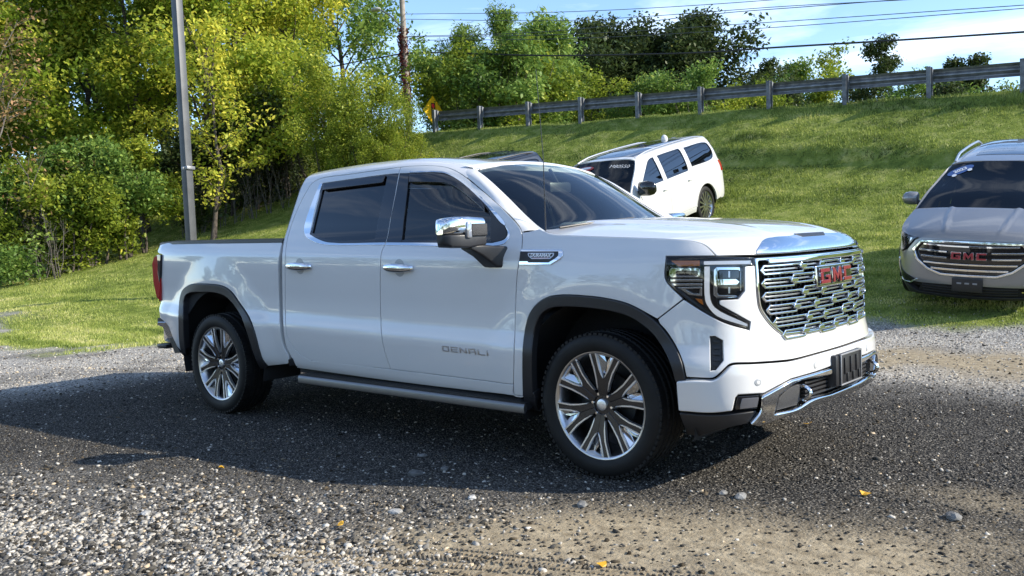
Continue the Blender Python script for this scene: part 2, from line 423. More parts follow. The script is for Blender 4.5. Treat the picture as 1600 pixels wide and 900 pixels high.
plan = [(-4.80, 0), (-4.795, -.4), (-4.785, -.75), (-4.768, -.86), (-4.73, -.922), (-4.66, -.955), (-4.50, -.977), (-4.0, -.995), (-3.0, -1.0), (-2.0, -1.0), (-1.0, -1.0), (-.3, -1.0), (.1, -1.0), (.3, -.998), (.46, -.988), (.575, -.965), (.665, -.92), (.725, -.865), (.77, -.80), (.81, -.71), (.845, -.60), (.878, -.4), (.893, -.2), (.898, 0)]
side = [(.30, -.13), (.34, -.075), (.39, -.038), (.44, -.022), (.52, -.006), (.60, .006), (.655, .012), (.685, .010), (.73, -.004), (.78, -.015), (.86, -.017), (1.0, -.010), (1.12, -.005), (1.185, -.008), (1.225, -.020), (1.265, -.040), (1.305, -.062), (1.35, -.084), (1.45, -.120), (1.60, -.176), (1.70, -.216), (1.76, -.246), (1.80, -.278), (1.83, -.325), (1.85, -.39), (1.865, -.50), (1.875, -.68), (1.878, -.85), (1.879, -1.0)]
front = [(.25, -.05), (.32, .0), (.40, .045), (.50, .062), (.62, .060), (.70, .048), (.78, .032), (.90, .022), (1.05, .020), (1.15, .012), (1.22, .0), (1.30, -.06)]
TB = Surf(plan, side, front, shear=0.025, flares=((0, .42, .60, .86, .026), (-3.745, .45, .58, .84, .026)), roofx=(1.45, 1.80, -1.9, .155, .045))
TB.grid(-4.90, TB.Smid+.02)
def Z1(X, Y, c=0): return (1020+X/5, 350+Y/5, c) if c else (1020+X/5, 350+Y/5)
def Z2(X, Y, c=0): return (1040+X/5, 510+Y/5, c) if c else (1040+X/5, 510+Y/5)
def both(half):      # near half outline (open, both ends on the centre line) -> full outline
    h = np.asarray(half); m = h[::-1].copy(); m[:, 0] = 2*TB.Smid-m[:, 0]
    return np.concatenate([h, m[1:-1]])
def cen(half):       # snap the ends of a half outline onto the centre line
    h = np.array(half); h[0, 0] = TB.Smid; h[-1, 0] = TB.Smid; return h

# shared seam lines in photo pixels
seamFD = [(815, 363), (816, 371), (815, 388), (811, 410), (808, 428), (806, 460), (804.5, 510), (803, 560), (802, 601)]           # door / fender
seamB = [(626, 261), (622, 273), (613, 327), (604, 378), (600, 385), (596, 394), (594.5, 410), (594, 460), (595, 505), (597, 530), (601, 549), (610, 577)]
archF = [(818, 619), (817, 580), (818, 540), (822, 510), (828, 490), (840, 474), (858, 464), (880, 461), (920, 463), (950, 467), (980, 474.5), (1000, 484), (1026, 503), (1040, 519), (1056, 543), (1066, 567), (1072, 594)]
archFi = [(834, 620), (832, 580), (833, 540), (838, 510), (847, 491), (860, 482), (880, 479), (920, 481), (950, 485), (980, 493), (1000, 504), (1022, 523), (1040, 551), (1050, 575), (1056, 597)]
archR = [(289, 562), (282, 540), (280, 500), (282, 466), (287, 452), (298, 445), (320, 443.6), (348, 447), (361, 455), (373, 471), (390, 497), (399, 522), (405, 545), (411, 562), (419, 572)]
archRi = [(300, 574), (291, 545), (288, 500), (290, 464), (297, 458), (310, 456.5), (340, 458), (356, 465), (376, 491), (388, 522), (397, 551), (408, 577)]
S_ = lambda l: [tuple(p) for p in l]
def ends(l): return [(*l[0][:2], 1)]+[tuple(p) for p in l[1:-1]]+[(*l[-1][:2], 1)]
fender_top = [(858, 364), (868, 366.5), (900, 368), (940, 369.5), (1000, 371.5), (1050, 373.5), (1085, 377), (1100, 382), (1110, 390), (1119, 400)]
RES = .028
# front fender
fl = ends(seamFD)[:-1][::-1]
poly = [(815, 363, 1), (828, 361), (843, 357, 1)]+ends(fender_top)+[(1041, 400.5, 1), (1038.5, 431), (1042, 441), (1068, 467, 1), (1027, 499, 1)]+S_(archF[1:12])[::-1]+[(818, 619, 1), (803, 617, 1)]+[(802, 601)]+[tuple(p) for p in seamFD[1:-1]][::-1]
fender = panel('fender', TB, [TB.tr(poly)], PAINT, truck, res=RES, depth=.03)
# doors
winF = [(625, 271, 1), (690, 270.5), (702, 274), (724, 286), (760, 320), (788, 352), (792.5, 364), (789, 373), (778, 378.5), (770, 379, 1), (603, 378.5, 1)]
winR = [(504, 286.5, 1), (606, 272.5), (623.5, 271, 1), (602.5, 378.5, 1), (514, 378.5), (497, 373), (484.5, 366, 1)]
dF = [(626, 261, 1), (650, 259), (680, 259), (700, 262), (716, 269), (730, 278.5), (755, 299), (780, 321), (804, 345), (813, 357), (815, 363)]+seamFD[1:-1]+[(802, 601, 1), (700, 588), (610, 577, 1)]+[tuple(p) for p in seamB[1:-1]][::-1]
front_door = panel('front_door', TB, [TB.tr(dF), TB.tr(winF)], PAINT, truck, res=RES)
dR = [(626, 261, 1)]+[tuple(p) for p in seamB[1:-1]]+[(610, 577, 1), (550, 571), (486, 563.5), (470, 555), (457, 541), (449, 527), (446, 505), (445.5, 460), (446, 398), (450, 368), (466, 324), (480, 297), (487, 287), (500, 279), (550, 271.5)]
rear_door = panel('rear_door', TB, [TB.tr(dR), TB.tr(winR)], PAINT, truck, res=RES)
# cab frame: rail above doors, rear pillar, roof
rail = [(815, 363, 1), (813, 357), (804, 345), (780, 321), (755, 299), (730, 278.5), (716, 269), (700, 262), (680, 259), (650, 259), (626, 261), (550, 271.5), (500, 279), (487, 287), (480, 297), (466, 324), (450, 368), (446, 398), (445.5, 460), (446, 505), (449, 527), (457, 541), (470, 555), (486, 563.5, 1)]
railST = TB.tr(rail, closed=False, n=5)
inner_px = [((738, 262), -.655), ((752, 271), -.665), ((764, 280.5), -.68), ((792, 306.5), -.71), ((820, 334.5), -.75), ((840, 352.5), -.78), ((855, 363), -.805)]
pillar_in = catmull([onaxis(p, 1, y) for p, y in inner_px], 8)
# rail section running over the doors, then down behind the rear door to the sill
cabrear = [(463, 573, 1), (452, 552), (446, 538), (443, 515), (441.5, 480), (440.5, 430), (441, 395), (444, 375), (450, 355), (462, 318), (472, 289), (478, 279, 1)]
ST_rear = TB.tr(cabrear, closed=False, n=5)
t_rail = TB.t_of(1.845)
j = np.argmin(np.abs(railST[:, 0]+1.13))                      # where the screen pillar takes over
kk = railST[:, 0] < railST[j, 0]+1e-6
frame = np.concatenate([railST[j:], [ST_rear[0]], ST_rear[1:], [[ST_rear[-1, 0]+.01, t_rail]], [[-1.13, t_rail]]])
cab = panel('cab_frame', TB, [frame], PAINT, truck, res=RES, depth=.03, gap=.002)
Sr = ST_rear[-1, 0]+.01; Sf = -1.13
roofp = [[Sr, t_rail], [Sf, t_rail], [Sf+.01, TB.T*.5+t_rail*.5], [Sf+.012, TB.T], [Sf+.01, TB.T*1.5-t_rail*.5], [Sf, 2*TB.T-t_rail], [Sr, 2*TB.T-t_rail], [Sr-.02, TB.T]]
roof = panel('roof', TB, [roofp], PAINT, truck, res=.03, depth=.03, gap=.0006, bev=.001)
# screen pillar: loft from the door seam to the glass edge
outer_st = railST[:j+9][::-1]; outer_st = outer_st+np.array([0, .007]); oP = TB.P(outer_st[:, 0], outer_st[:, 1])
n_ = 40
def reline(P, n):
    d = np.r_[0, np.cumsum(np.linalg.norm(np.diff(P, axis=0), axis=1))]; q = np.linspace(0, d[-1], n)
    return np.stack([np.interp(q, d, P[:, k]) for k in range(3)], 1)
oP = reline(oP, n_); iP = reline(np.concatenate([TB.P(np.array([-1.30, -1.22]), np.array([t_rail, t_rail])), pillar_in[3:]]), n_)
oP = oP+np.array([0, .002, -.003]); wv = np.linspace(0, 1, 9)
bul = (np.sin(wv*np.pi)**.9)[None, :, None]*np.array([.010, -.020, .014])*(sstep(0, .35, np.linspace(0, 1, n_))*np.linspace(1, .75, n_))[:, None, None]
PV = oP[:, None]*(1-wv)[None, :, None]+iP[:, None]*wv[None, :, None]+bul
def sheet(name, PV, m, parent, flip=False, thick=0.0):
    a, b = PV.shape[:2]; V = PV.reshape(-1, 3); i = (np.arange(a-1)[:, None]*b+np.arange(b-1)[None]).ravel()
    F = np.stack([i, i+1, i+b+1, i+b], 1)
    if flip: F = F[:, ::-1]
    o = link(name, mesh_np(name, V, F), m, parent)
    if thick:
        md = o.modifiers.new('t', 'SOLIDIFY'); md.thickness = thick; md.offset = -1
    return o
pillar = sheet('windshield_pillar', PV, PAINT, truck, True)
pillar_l = mirror_tree(pillar)
# windshield, bowed between the pillars
wl = reline(pillar_in, 24)[::-1]                                # bottom -> top
a_ = np.linspace(0, 1, 24)[:, None]; b_ = np.linspace(-1, 1, 33)[None, :]
bow = (1-b_**2)*(.20*(1-a_)+.05*a_)
WX = wl[:, 0:1]+bow; WY = -wl[:, 1:2]*b_*1.0; WZ = wl[:, 2:3]+(1-b_**2)*(.035*(1-a_)+.045*a_)
WV = np.stack([WX+np.zeros_like(b_), WY, WZ], -1); WV[..., 2] -= .004
windshield = sheet('windshield', WV, CLEAR, truck)
tp = WV[-1]; hdr = np.stack([tp+[-.035, 0, .022], tp+[.0, 0, .006], tp+[.01, 0, -.012]], 0)
sheet('windshield_header', np.stack([np.stack([tp[:, 0]-.07, tp[:, 1]*1.02, tp[:, 2]+.022], -1), tp+[.006, 0, .004], tp+[.012, 0, -.012]], 0), PAINT, windshield, True)
# black frit under the glass bottom and sides
f1 = WV[0:3].copy(); f1[..., 2] -= .006; sheet('frit_band', f1, GLOSSB, windshield)
cow = np.stack([WV[0]+[-.03, 0, -.02], WV[0]+[.05, 0, -.03], WV[0]+[.20, 0, -.055]], 0); sheet('cowl', cow, BLACK, truck)
wp = MB(); 
for y0, y1 in ((-.72, -.12), (.0, .6)):
    pts = []
    for k in range(8):
        y = y0+(y1-y0)*k/7; bb = y/.8; x = wl[0, 0]+(1-bb*bb)*.2; z = wl[0, 2]+(1-bb*bb)*.035
        pts.append((x-.01-.03*k/7, y, z+.018+.018*k/7))
    wb = MB(); wb.tube(pts, [.007]*3+[.005]*5, 8); wb.build('wiper', BLACK, truck)
# window trim and glass
def win(loop, door, tag_):
    st = TB.tr(loop)
    g = panel('window_glass', TB, [st], FTINT if tag_ == 'f' else TINT, door, off=-.012, depth=.004, gap=-.006, bev=.0005, res=.05)
    P = resample(st, .02); P = P if area2(P) > 0 else P[::-1]
    inn, _, _ = inset(P, .018)
    panel('window_seal', TB, [P, inn[::-1]], GLOSSB, door, off=-.002, depth=.012, gap=.0, bev=.001, res=.05)
    return st
win(winF, front_door, 'f'); win(winR, rear_door, 'r')
for loop, d in (([(606, 272, 1), (624, 270.5, 1), (603, 379, 1), (584, 379, 1)], rear_door), ([(625, 270.5, 1), (640, 270.5, 1), (627, 379, 1), (604, 379, 1)], front_door)):
    panel('pillar_cover', TB, [TB.tr(loop)], GLOSSB, d, off=.001, depth=.012, gap=.001, bev=.002)
panel('mirror_sail', TB, [TB.tr([(766, 326, 1), (788, 352), (792, 364), (789, 373), (778, 378, 1), (765, 378, 1)])], BLACK, front_door, off=.001, depth=.012)
# rain visors
panel('window_visor', TB, [TB.tr([(506, 287.5, 1), (604, 274, 1), (600, 287, 1), (506, 298.5, 1)])], GLOSSB, rear_door, off=.014, depth=.02, bev=.004)
panel('window_visor', TB, [TB.tr([(641, 273, 1), (690, 273), (702, 277), (722, 289), (757, 322), (760, 334, 1), (750, 324), (722, 300), (703, 289), (690, 287), (640, 286, 1)])], GLOSSB, front_door, off=.014, depth=.02, bev=.004)
# bright window trim
panel('chrome_trim', TB, [TB.tr([(484.5, 366, 1), (497, 373.5), (514, 379), (602, 379, 1), (602, 383, 1), (511, 383), (492, 378.5), (478.5, 370), (475.5, 358), (484, 327), (500, 287, 1), (504, 287, 1), (492, 328)])], CHROME, rear_door, off=.004, depth=.01, gap=0, bev=.002, res=.02, edge=.01)
panel('chrome_trim', TB, [TB.tr([(604, 379, 1), (770, 380, 1), (789, 374), (794, 365), (788, 350, 1), (797, 364), (791, 379), (779, 384), (602, 383.5, 1)])], CHROME, front_door, off=.004, depth=.01, gap=0, bev=.002, res=.02, edge=.01)
panel('chrome_trim', TB, [TB.tr([(640, 268, 1), (690, 268), (703, 271.5), (727, 285), (762, 318), (790, 350), (788, 352), (759, 320), (724, 287), (702, 273.5), (690, 270), (640, 270, 1)])], CHROME, front_door, off=.004, depth=.01, gap=0, bev=.001, res=.02, edge=.01)
# door handles
def handle(cx, cy, w, door):
    st = TB.trace([(cx-w/2, cy-1), (cx+w/2, cy+1), (cx, cy)]); p, n = TB.PN(st[:, 0], st[:, 1])
    s0, s1 = st[0, 0], st[1, 0]; tt = st[2, 1]
    cup = np.array([[st[2, 0]+.052*math.cos(a), tt+.058*math.sin(a)] for a in np.linspace(0, 2*np.pi, 28)[:-1]])
    panel('handle_cup', TB, [cup], mat('cup_grey', (.36, .365, .375), .35, 0, .6), door, off=.0012, depth=.003, gap=0, bev=.001)  # flat disc laid on the door, greyer than its white paint
    k = 14; V = []; ring = 12
    for i in range(k+1):
        q = i/k; sx = s0+(s1-s0)*q; lift = .038*math.sin(math.pi*q)**.35 if 0 < q < 1 else .002
        h = .028*(math.sin(math.pi*min(max(q, .03), .97))**.3); dth = .014
        for r in range(ring):
            th = 2*math.pi*r/ring; pp, nn = TB.PN(np.array([sx]), np.array([tt+h*math.sin(th)])); V.append(pp[0]+nn[0]*(lift+dth*math.cos(th)))
    F = [(i*ring+r, i*ring+(r+1) % ring, (i+1)*ring+(r+1) % ring, (i+1)*ring+r) for i in range(k) for r in range(ring)]
    F += [tuple(range(ring))[::-1], tuple(k*ring+r for r in range(ring))]
    link('door_handle', mesh_np('door_handle', np.array(V), F), CHROME, door)
handle(624, 418.5, 45, front_door); handle(468.5, 416, 38, rear_door)
# lettering on the front door: drawn stroke letters
def strokes(name, glyphs, surf, s0, t0, w, h, gapw, lw, m, parent, off, slope=0.0, depth=.004):
    bm_parts = []
    for gi, g in enumerate(glyphs):
        for poly in g:
            pl = np.array([[s0+gi*(w+gapw)+x*w, t0+y*h+(gi*(w+gapw)+x*w)*slope] for x, y in poly])
            bm_parts.append(pl)
    me_all = []
    V = []; F = []; N = []; b = 0
    for pl in bm_parts:
        o = panel('tmp', surf, [pl], m, None, off=off, depth=depth, gap=0, bev=min(.0012, lw*.2), res=.05, edge=.02); me = o.data
        n = len(me.vertices); co = np.empty(n*3, np.float32); me.vertices.foreach_get('co', co); V.append(co.reshape(-1, 3))
        f = np.empty(len(me.loops), np.int32); me.loops.foreach_get('vertex_index', f); F.append(f.reshape(-1, 3)+b); b += n
        bpy.data.objects.remove(o); bpy.data.meshes.remove(me)
    me = mesh_np(name, np.concatenate(V), np.concatenate(F), smooth=False)
    return link(name, me, m, parent)
def bar(x0, y0, x1, y1): return [(x0, y0), (x1, y0), (x1, y1), (x0, y1)]
q = .24; r_ = .17
LET = {
 'D': [bar(0, 0, 1, q), bar(0, 1-q, 1, 1), bar(0, q, r_, 1-q), bar(1-r_, q, 1, 1-q)],
 'E': [bar(0, 0, 1, q), bar(0, 1-q, 1, 1), bar(0, q, r_, 1-q), bar(r_, .40, 1, .60)],
 'N': [bar(0, 0, r_, 1), bar(1-r_, 0, 1, 1), [(r_, 1), (r_, .66), (1-r_, 0), (1-r_, .34)]],
 'A': [bar(0, 0, r_, 1), bar(1-r_, 0, 1, 1), bar(r_, 1-q, 1-r_, 1), bar(r_, .36, 1-r_, .54)],
 'L': [bar(0, 0, r_, 1), bar(r_, 0, 1, q)],
 'I': [bar(0, 0, r_, 1)],
 'G': [bar(0, 0, 1, q), bar(0, 1-q, 1, 1), bar(0, q, r_+.08, 1-q), bar(1-r_-.08, q, 1, .56), bar(.5, .40, 1-r_-.08, .56)],
 'M': [bar(0, 0, r_+.05, 1), bar(1-r_-.05, 0, 1, 1), [(r_+.05, 1), (r_+.05, .62), (.5, .12), (.5, .52)], [(.5, .52), (.5, .12), (1-r_-.05, .62), (1-r_-.05, 1)]],
 'C': [bar(0, 0, 1, q), bar(0, 1-q, 1, 1), bar(0, q, r_+.08, 1-q)]}
a, b = TB.trace([(691, 544), (772, 549.5)]); wl_ = (b[0]-a[0])/6.1
strokes('lettering', [LET[c] for c in 'DENALI'], TB, a[0], a[1]-.018, wl_*.82, .036, wl_*.22, .006, SATIN, front_door, .0035)
# fender badge
def Z3(X, Y, c=0): return (780+X/5, 330+Y/5, c) if c else (780+X/5, 330+Y/5)
bo = TB.tr([Z3(172, 300, 1), Z3(495, 302, 1), Z3(503, 322), Z3(495, 360), Z3(405, 420, 1), Z3(158, 420, 1)])
badge = panel('fender_badge', TB, [bo], CHROME, fender, off=.008, depth=.012, gap=.0, bev=.003, res=.02, edge=.01)
panel('badge_inlay', TB, [TB.tr([Z3(172, 318, 1), Z3(468, 318, 1), Z3(466, 352), Z3(392, 402, 1), Z3(235, 402, 1), Z3(228, 392, 1), Z3(162, 392, 1)])], BLACK, badge, off=.0092, depth=.004, gap=0, bev=.001, res=.02, edge=.01)
lo_ = [Z3(232, 330, 1), Z3(436, 330, 1), Z3(434, 350), Z3(405, 376, 1), Z3(262, 376, 1), Z3(233, 352)]
li_ = [Z3(240, 337, 1), Z3(428, 337, 1), Z3(425, 349), Z3(400, 370, 1), Z3(266, 370, 1), Z3(241, 350)]
panel('badge_frame', TB, [TB.tr(lo_), TB.tr(li_)], SATIN, badge, off=.0105, depth=.002, gap=0, bev=.0004, res=.05, edge=.01)
st = TB.trace([Z3(263, 349), Z3(400, 351), Z3(332, 350), Z3(332, 340)]); p, n = TB.PN(st[:, 0], st[:, 1]); p = p+n*.0112
text_on('lettering', 'DURAMAX', .030, p[2], p[1]-p[0], p[3]-p[2], mat('white_print', (.8, .8, .8), .4), badge, ext=.0008, off=.0012, sx=1.0)
panel('badge_line', TB, [TB.tr([Z3(265, 366, 1), Z3(398, 366, 1), Z3(392, 374, 1), Z3(272, 374, 1)])], mat('badge_pink', (.7, .55, .58), .4), badge, off=.0108, depth=.001, gap=0, bev=.0003, res=.05, edge=.02)
# rocker and running board
panel('rocker_panel', TB, [TB.tr([(463, 561.5, 1), (486, 563.2), (610, 576.7), (700, 587.7), (802, 600.7, 1), (803, 617), (818, 620, 1), (700, 606.5), (600, 594), (464, 575, 1)])], PAINT, truck, res=.03, depth=.05)
def boxbar(name, a, b, prof, m, parent):
    """sweep a (y,z) profile between two points"""
    mb = MB(); a = Vector(a); b = Vector(b); k = len(prof)
    v0 = [mb.bm.verts.new(a+Vector((0, y, z))) for y, z in prof]; v1 = [mb.bm.verts.new(b+Vector((0, y, z))) for y, z in prof]
    mb.bm.faces.new(v0); mb.bm.faces.new(v1[::-1])
    for i in range(k): mb.bm.faces.new((v0[i], v1[i], v1[(i+1) % k], v0[(i+1) % k]))
    return mb.build(name, m, parent, 30)
ra = onaxis((466, 588), 1, -1.03); rb = onaxis((819, 634), 1, -1.03)
BOARD = mat('board_metal', (.17, .17, .175), .38, .9)
board = boxbar('running_board', ra, rb, [(0, 0), (.004, .006), (.012, .008), (.03, .0), (.02, -.035), (.005, -.05), (-.002, -.044), (-.004, -.012)], BOARD, truck)
boxbar('step_tread', ra+[0, .012, .0], rb+[0, .012, .0], [(0, .009), (.0, .014), (.15, .016), (.16, -.02), (.02, -.03)], BLACK, board)
for i in range(6):
    y = .03+i*.02; boxbar('tread_rib', ra+[.05, y, .0155], rb+[-.05, y, .0155], [(0, 0), (0, .003), (.008, .003), (.008, 0)], BLACK, board)
# wheel arch trims
for out, inn, nm in ((archF, archFi, 'f'), (archR, archRi, 'r')):
    lp = ends(out)+ends(inn)[::-1]
    panel('wheel_arch_trim', TB, [TB.tr(lp)], BLACK, truck, off=.010, depth=.05, gap=.0, bev=.006, res=.025)
    mid = [((o[0]*.72+i[0]*.28), (o[1]*.72+i[1]*.28)) for o, i in zip(outline(out, False, 4)[np.linspace(0, 4*len(out)-4, 40).astype(int)], outline(inn, False, 4)[np.linspace(0, 4*len(inn)-4, 40).astype(int)])]
panel('mud_guard', TB, [TB.tr([(818, 612, 1), (834, 612, 1), (846, 655, 1), (823, 655, 1)])], BLACK, truck, off=.006, depth=.06, gap=0, bev=.004)
# bed side
rl = TB.tr([(442, 378, 1), (340, 379.5), (249, 381.5, 1)], closed=False)
bedp = [(441, 378.5, 1), (340, 380), (249, 381.5), (245, 388), (247, 395), (253.5, 398, 1), (252.5, 430), (250, 470, 1), (247.5, 473, 1), (250, 497, 1), (262, 508), (270, 527), (280, 548, 1), (289, 562)]+S_(archR[1:-1])+[(419, 572, 1), (450, 569, 1), (452, 560), (443, 540), (438, 515), (436.5, 480), (435, 430), (435.5, 408), (438, 390)]
bed = panel('bed_side', TB, [TB.tr(bedp)], PAINT, truck, res=RES)
panel('rocker_end', TB, [TB.tr([(450, 561, 1), (458, 559, 1), (462, 571, 1), (452, 572, 1)])], BLACK, truck, off=.004, depth=.04)
# tail lamp
mb = MB(); tlp = [(240, 401), (246, 398), (251.5, 398.5), (251, 432), (249, 470), (244, 465), (239.5, 440), (237, 412)]
mb.prism(tlp, lambda a, b: Vector(onaxis((a, b), 1, -.962)), lambda a, b: Vector(onaxis((a, b), 1, -.962)+np.array([0, .20, 0])), .008); tl = mb.build('tail_light', REDLENS, truck, 40)
panel('lamp_edge', TB, [TB.tr([(248.5, 398, 1), (253.5, 398, 1), (252.5, 432), (250, 470, 1), (246, 466, 1), (249, 430)])], GLOSSB, tl, off=.016, depth=.03, gap=0, bev=.002, res=.02)
# inner shell closing the gaps
sh = [[-4.55, TB.t_of(.42)], [-2.78, TB.t_of(.42)], [-.5, TB.t_of(.40)], [-.5, TB.t_of(1.27)], [-2.76, TB.t_of(1.27)], [-4.55, TB.t_of(1.2)]]
cut = [[-3.745+.53*math.cos(a), TB.t_of(.36+.53*max(0, math.sin(a)))] for a in np.linspace(0, np.pi, 24)]
sh2 = [[-4.5, TB.t_of(.40)]]+[[c[0], c[1]] for c in cut[::-1]]+[[-2.7, TB.t_of(.37)], [-.55, TB.t_of(.37)], [-.52, TB.t_of(1.25)], [-2.76, TB.t_of(1.25)], [-4.52, TB.t_of(1.2)]]
panel('inner_shell', TB, [sh2], DARK, truck, off=-.034, depth=.01, gap=0, res=.06)
RIGHT = [o for o in truck.children if o.name.split('.')[0] in ('fender', 'front_door', 'rear_door', 'cab_frame', 'rocker_panel', 'running_board', 'wheel_arch_trim', 'mud_guard', 'bed_side', 'rocker_end', 'tail_light', 'inner_shell')]
for o in RIGHT: mirror_tree(o)
# wheel wells
for cx, cz in ((0, .42), (-3.745, .45)):
    for s in (-1, 1):
        mb = MB(); k = 26; R = .565; va = []; vb = []; vc = []
        for i in range(k+1):
            a0_ = -.28; a = a0_+(math.pi+.28-a0_)*i/k; x, z = cx+R*1.03*math.cos(a), cz+R*math.sin(a)
            va.append(mb.bm.verts.new((x, s*.955, z))); vb.append(mb.bm.verts.new((x, s*.60, z)))
        for i in range(k): mb.bm.faces.new((va[i], va[i+1], vb[i+1], vb[i]))
        c = mb.bm.verts.new((cx, s*.60, cz))
        for i in range(k): mb.bm.faces.new((vb[i], vb[i+1], c))
        mb.build('wheel_liner', LINER, truck)
# underbody, cab back, bed
u = MB(); u.box((-2.0, 0, .50), (4.9, 1.30, .16)); u.box((-1.7, 0, .44), (2.1, 1.84, .10)); u.build('underbody', DARK, truck)
ax = MB()
for cx in (0, -3.745):
    ax = MB(); ax.tube([(cx, -.80, .40), (cx, .80, .40)], .05, 10); ax.build('axle', DARK, truck)
rp_ = TB.P(ST_rear[:, 0], ST_rear[:, 1]); rp_ = reline(rp_[6:], 14); lp_ = rp_*[1, -1, 1]
bk = np.stack([rp_*(1-q)+lp_*q+np.array([-.05*math.sin(math.pi*q), 0, .05*math.sin(math.pi*q)*0]) for q in np.linspace(0, 1, 9)], 1); bk[:, :, 0] -= .004
sheet('cab_back', bk, PAINT, truck)
rwin = MB(); rwin.box((-2.795, 0, 1.60), (.02, 1.25, .34), Euler((0, math.radians(10), 0)), .01); rwin.build('rear_window', TINT, truck)
bd = MB()
bd.box((-3.78, 0, .93), (1.90, 1.55, .04)); bd.box((-2.86, 0, 1.13), (.05, 1.60, .42))
for s in (-1, 1): bd.box((-3.80, s*.80, 1.13), (1.90, .06, .40))
bd.build('bed_liner', LINER, truck)
for s in (-1, 1):
    pr = TB.P(rl[:, 0], rl[:, 1])*[1, -s, 1]; k = len(pr); mb = MB(); rings = []
    for p in pr:
        rings.append([mb.bm.verts.new((p[0], p[1]+dy*s, p[2]+dz)) for dy, dz in ((.004, -.004), (.002, .016), (-.02, .026), (-.10, .026), (-.115, .012), (-.115, -.06))])
    for i in range(k-1):
        for j2 in range(5): mb.bm.faces.new((rings[i][j2], rings[i][j2+1], rings[i+1][j2+1], rings[i+1][j2]))
    mb.bm.faces.new(rings[0]); mb.bm.faces.new(rings[-1][::-1]); mb.build('bed_rail_cap', BLACK, truck, 40)
tg = MB(); tg.box((-4.765, 0, 1.12), (.06, 1.66, .50), None, .012); tgo = tg.build('tailgate', PAINT, truck)
mb = MB(); mb.box((-4.75, 0, 1.385), (.05, 1.60, .03), None, .008); mb.build('tailgate_cap', BLACK, tgo)
# rear bumper
for s in (-1, 1):
    def Q(px, y): p = onaxis(px, 1, y); return p
    mb = MB()
    prof = [(246, 503), (260, 503), (271, 527), (279, 547), (274, 551), (262, 526), (254, 510), (245, 508)]
    mb.prism(prof, lambda a, b: Vector(Q((a, b), -.962)*[1, -s, 1]), lambda a, b: Vector(Q((a, b), -.962)*[1, -s, 1]+np.array([0, -s*.10, 0])), .004)
    rbm = mb.build('rear_bumper_corner', PAINT if False else CHROME, truck)
    mb = MB(); prof = [(246, 497), (259, 501), (260, 503), (246, 503)]
    mb.prism(prof, lambda a, b: Vector(Q((a, b), -.955)*[1, -s, 1]), lambda a, b: Vector(Q((a, b), -.955)*[1, -s, 1]+np.array([0, -s*.5, 0])), .003); mb.build('bumper_step_pad', BLACK, rbm)
    mb = MB(); prof = [(264, 528), (271, 526), (281, 551), (273, 552)]
    mb.prism(prof, lambda a, b: Vector(Q((a, b), -.972)*[1, -s, 1]), lambda a, b: Vector(Q((a, b), -.972)*[1, -s, 1]+np.array([0, -s*.08, 0])), .003); mb.build('bumper_trim', BLACK, rbm)
mb = MB(); mb.box((-4.84, 0, .60), (.16, 1.62, .20), None, .03); rbo = mb.build('rear_bumper', CHROME, truck)
mb = MB(); mb.box((-4.88, 0, .47), (.16, 1.70, .04), None, .012); mb.build('bumper_step', BLACK, rbo)
# ------------------------------------------------------------------ truck front end
ft = TB.trace(outline(fender_top, False, 6)); fp = TB.P(ft[:, 0], ft[:, 1]); fp = reline(fp, 60)
eX = np.r_[fp[:, 0]]; E_tab = reline(fp, 200)
C_tab = reline(catmull([(-.62, 0, 1.412), (-.3, 0, 1.418), (.05, 0, 1.402), (.40, 0, 1.372), (.62, 0, 1.340), (.75, 0, 1.305), (.83, 0, 1.262), (.868, 0, 1.215), (.872, 0, 1.19)], 16), 200)
q200 = np.linspace(0, 1, 200)
def hoodf(U, V):
    U = np.clip(np.asarray(U, float)/1.4, 0, 1); V = np.asarray(V, float); q = np.clip(np.abs(V)/.87, 0, 1.0)
    e = [np.interp(U, q200, E_tab[:, k]) for k in range(3)]; c = [np.interp(U, q200, C_tab[:, k]) for k in range(3)]
    wx = q**4.3*np.where(U < .4, 1, 1)+0; wz = q**2.4
    x = c[0]*(1-wx)+e[0]*wx; z = c[2]*(1-wz)+e[2]*wz
    y = np.sign(V)*q*np.abs(e[1])
    z = z+.014*sstep(.50, .40, np.abs(V))*sstep(1, .72, U)-.006*sstep(.40, .30, np.abs(V))*sstep(1, .7, U)
    return np.stack([x, y, z], -1)
hs = Grid(hoodf)
hood = panel('hood', hs, [[[0.0, -.868], [1.395, -.868], [1.395, -.4], [1.395, 0], [1.395, .4], [1.395, .868], [0, .868], [0, .5], [0, 0], [0, -.5]]], PAINT, truck, res=.026, depth=.02, gap=.001, bev=.003)
def trace_grid(px, f, u0, u1, v0, v1):
    out = []; A, B = np.meshgrid(np.linspace(u0, u1, 300), np.linspace(v0, v1, 200), indexing='ij'); X = f(A.ravel(), B.ravel()); e = proj(X); dep = (X-CAM_P)@cf
    for uv in px:
        d = np.sum((e-np.array(uv))**2, 1); m = d < d.min()+1.0; i = np.where(m)[0][np.argmin(d[m]+dep[m]*0)]; st = np.array([A.ravel()[i], B.ravel()[i]])
        out.append(st)
    return np.array(out)
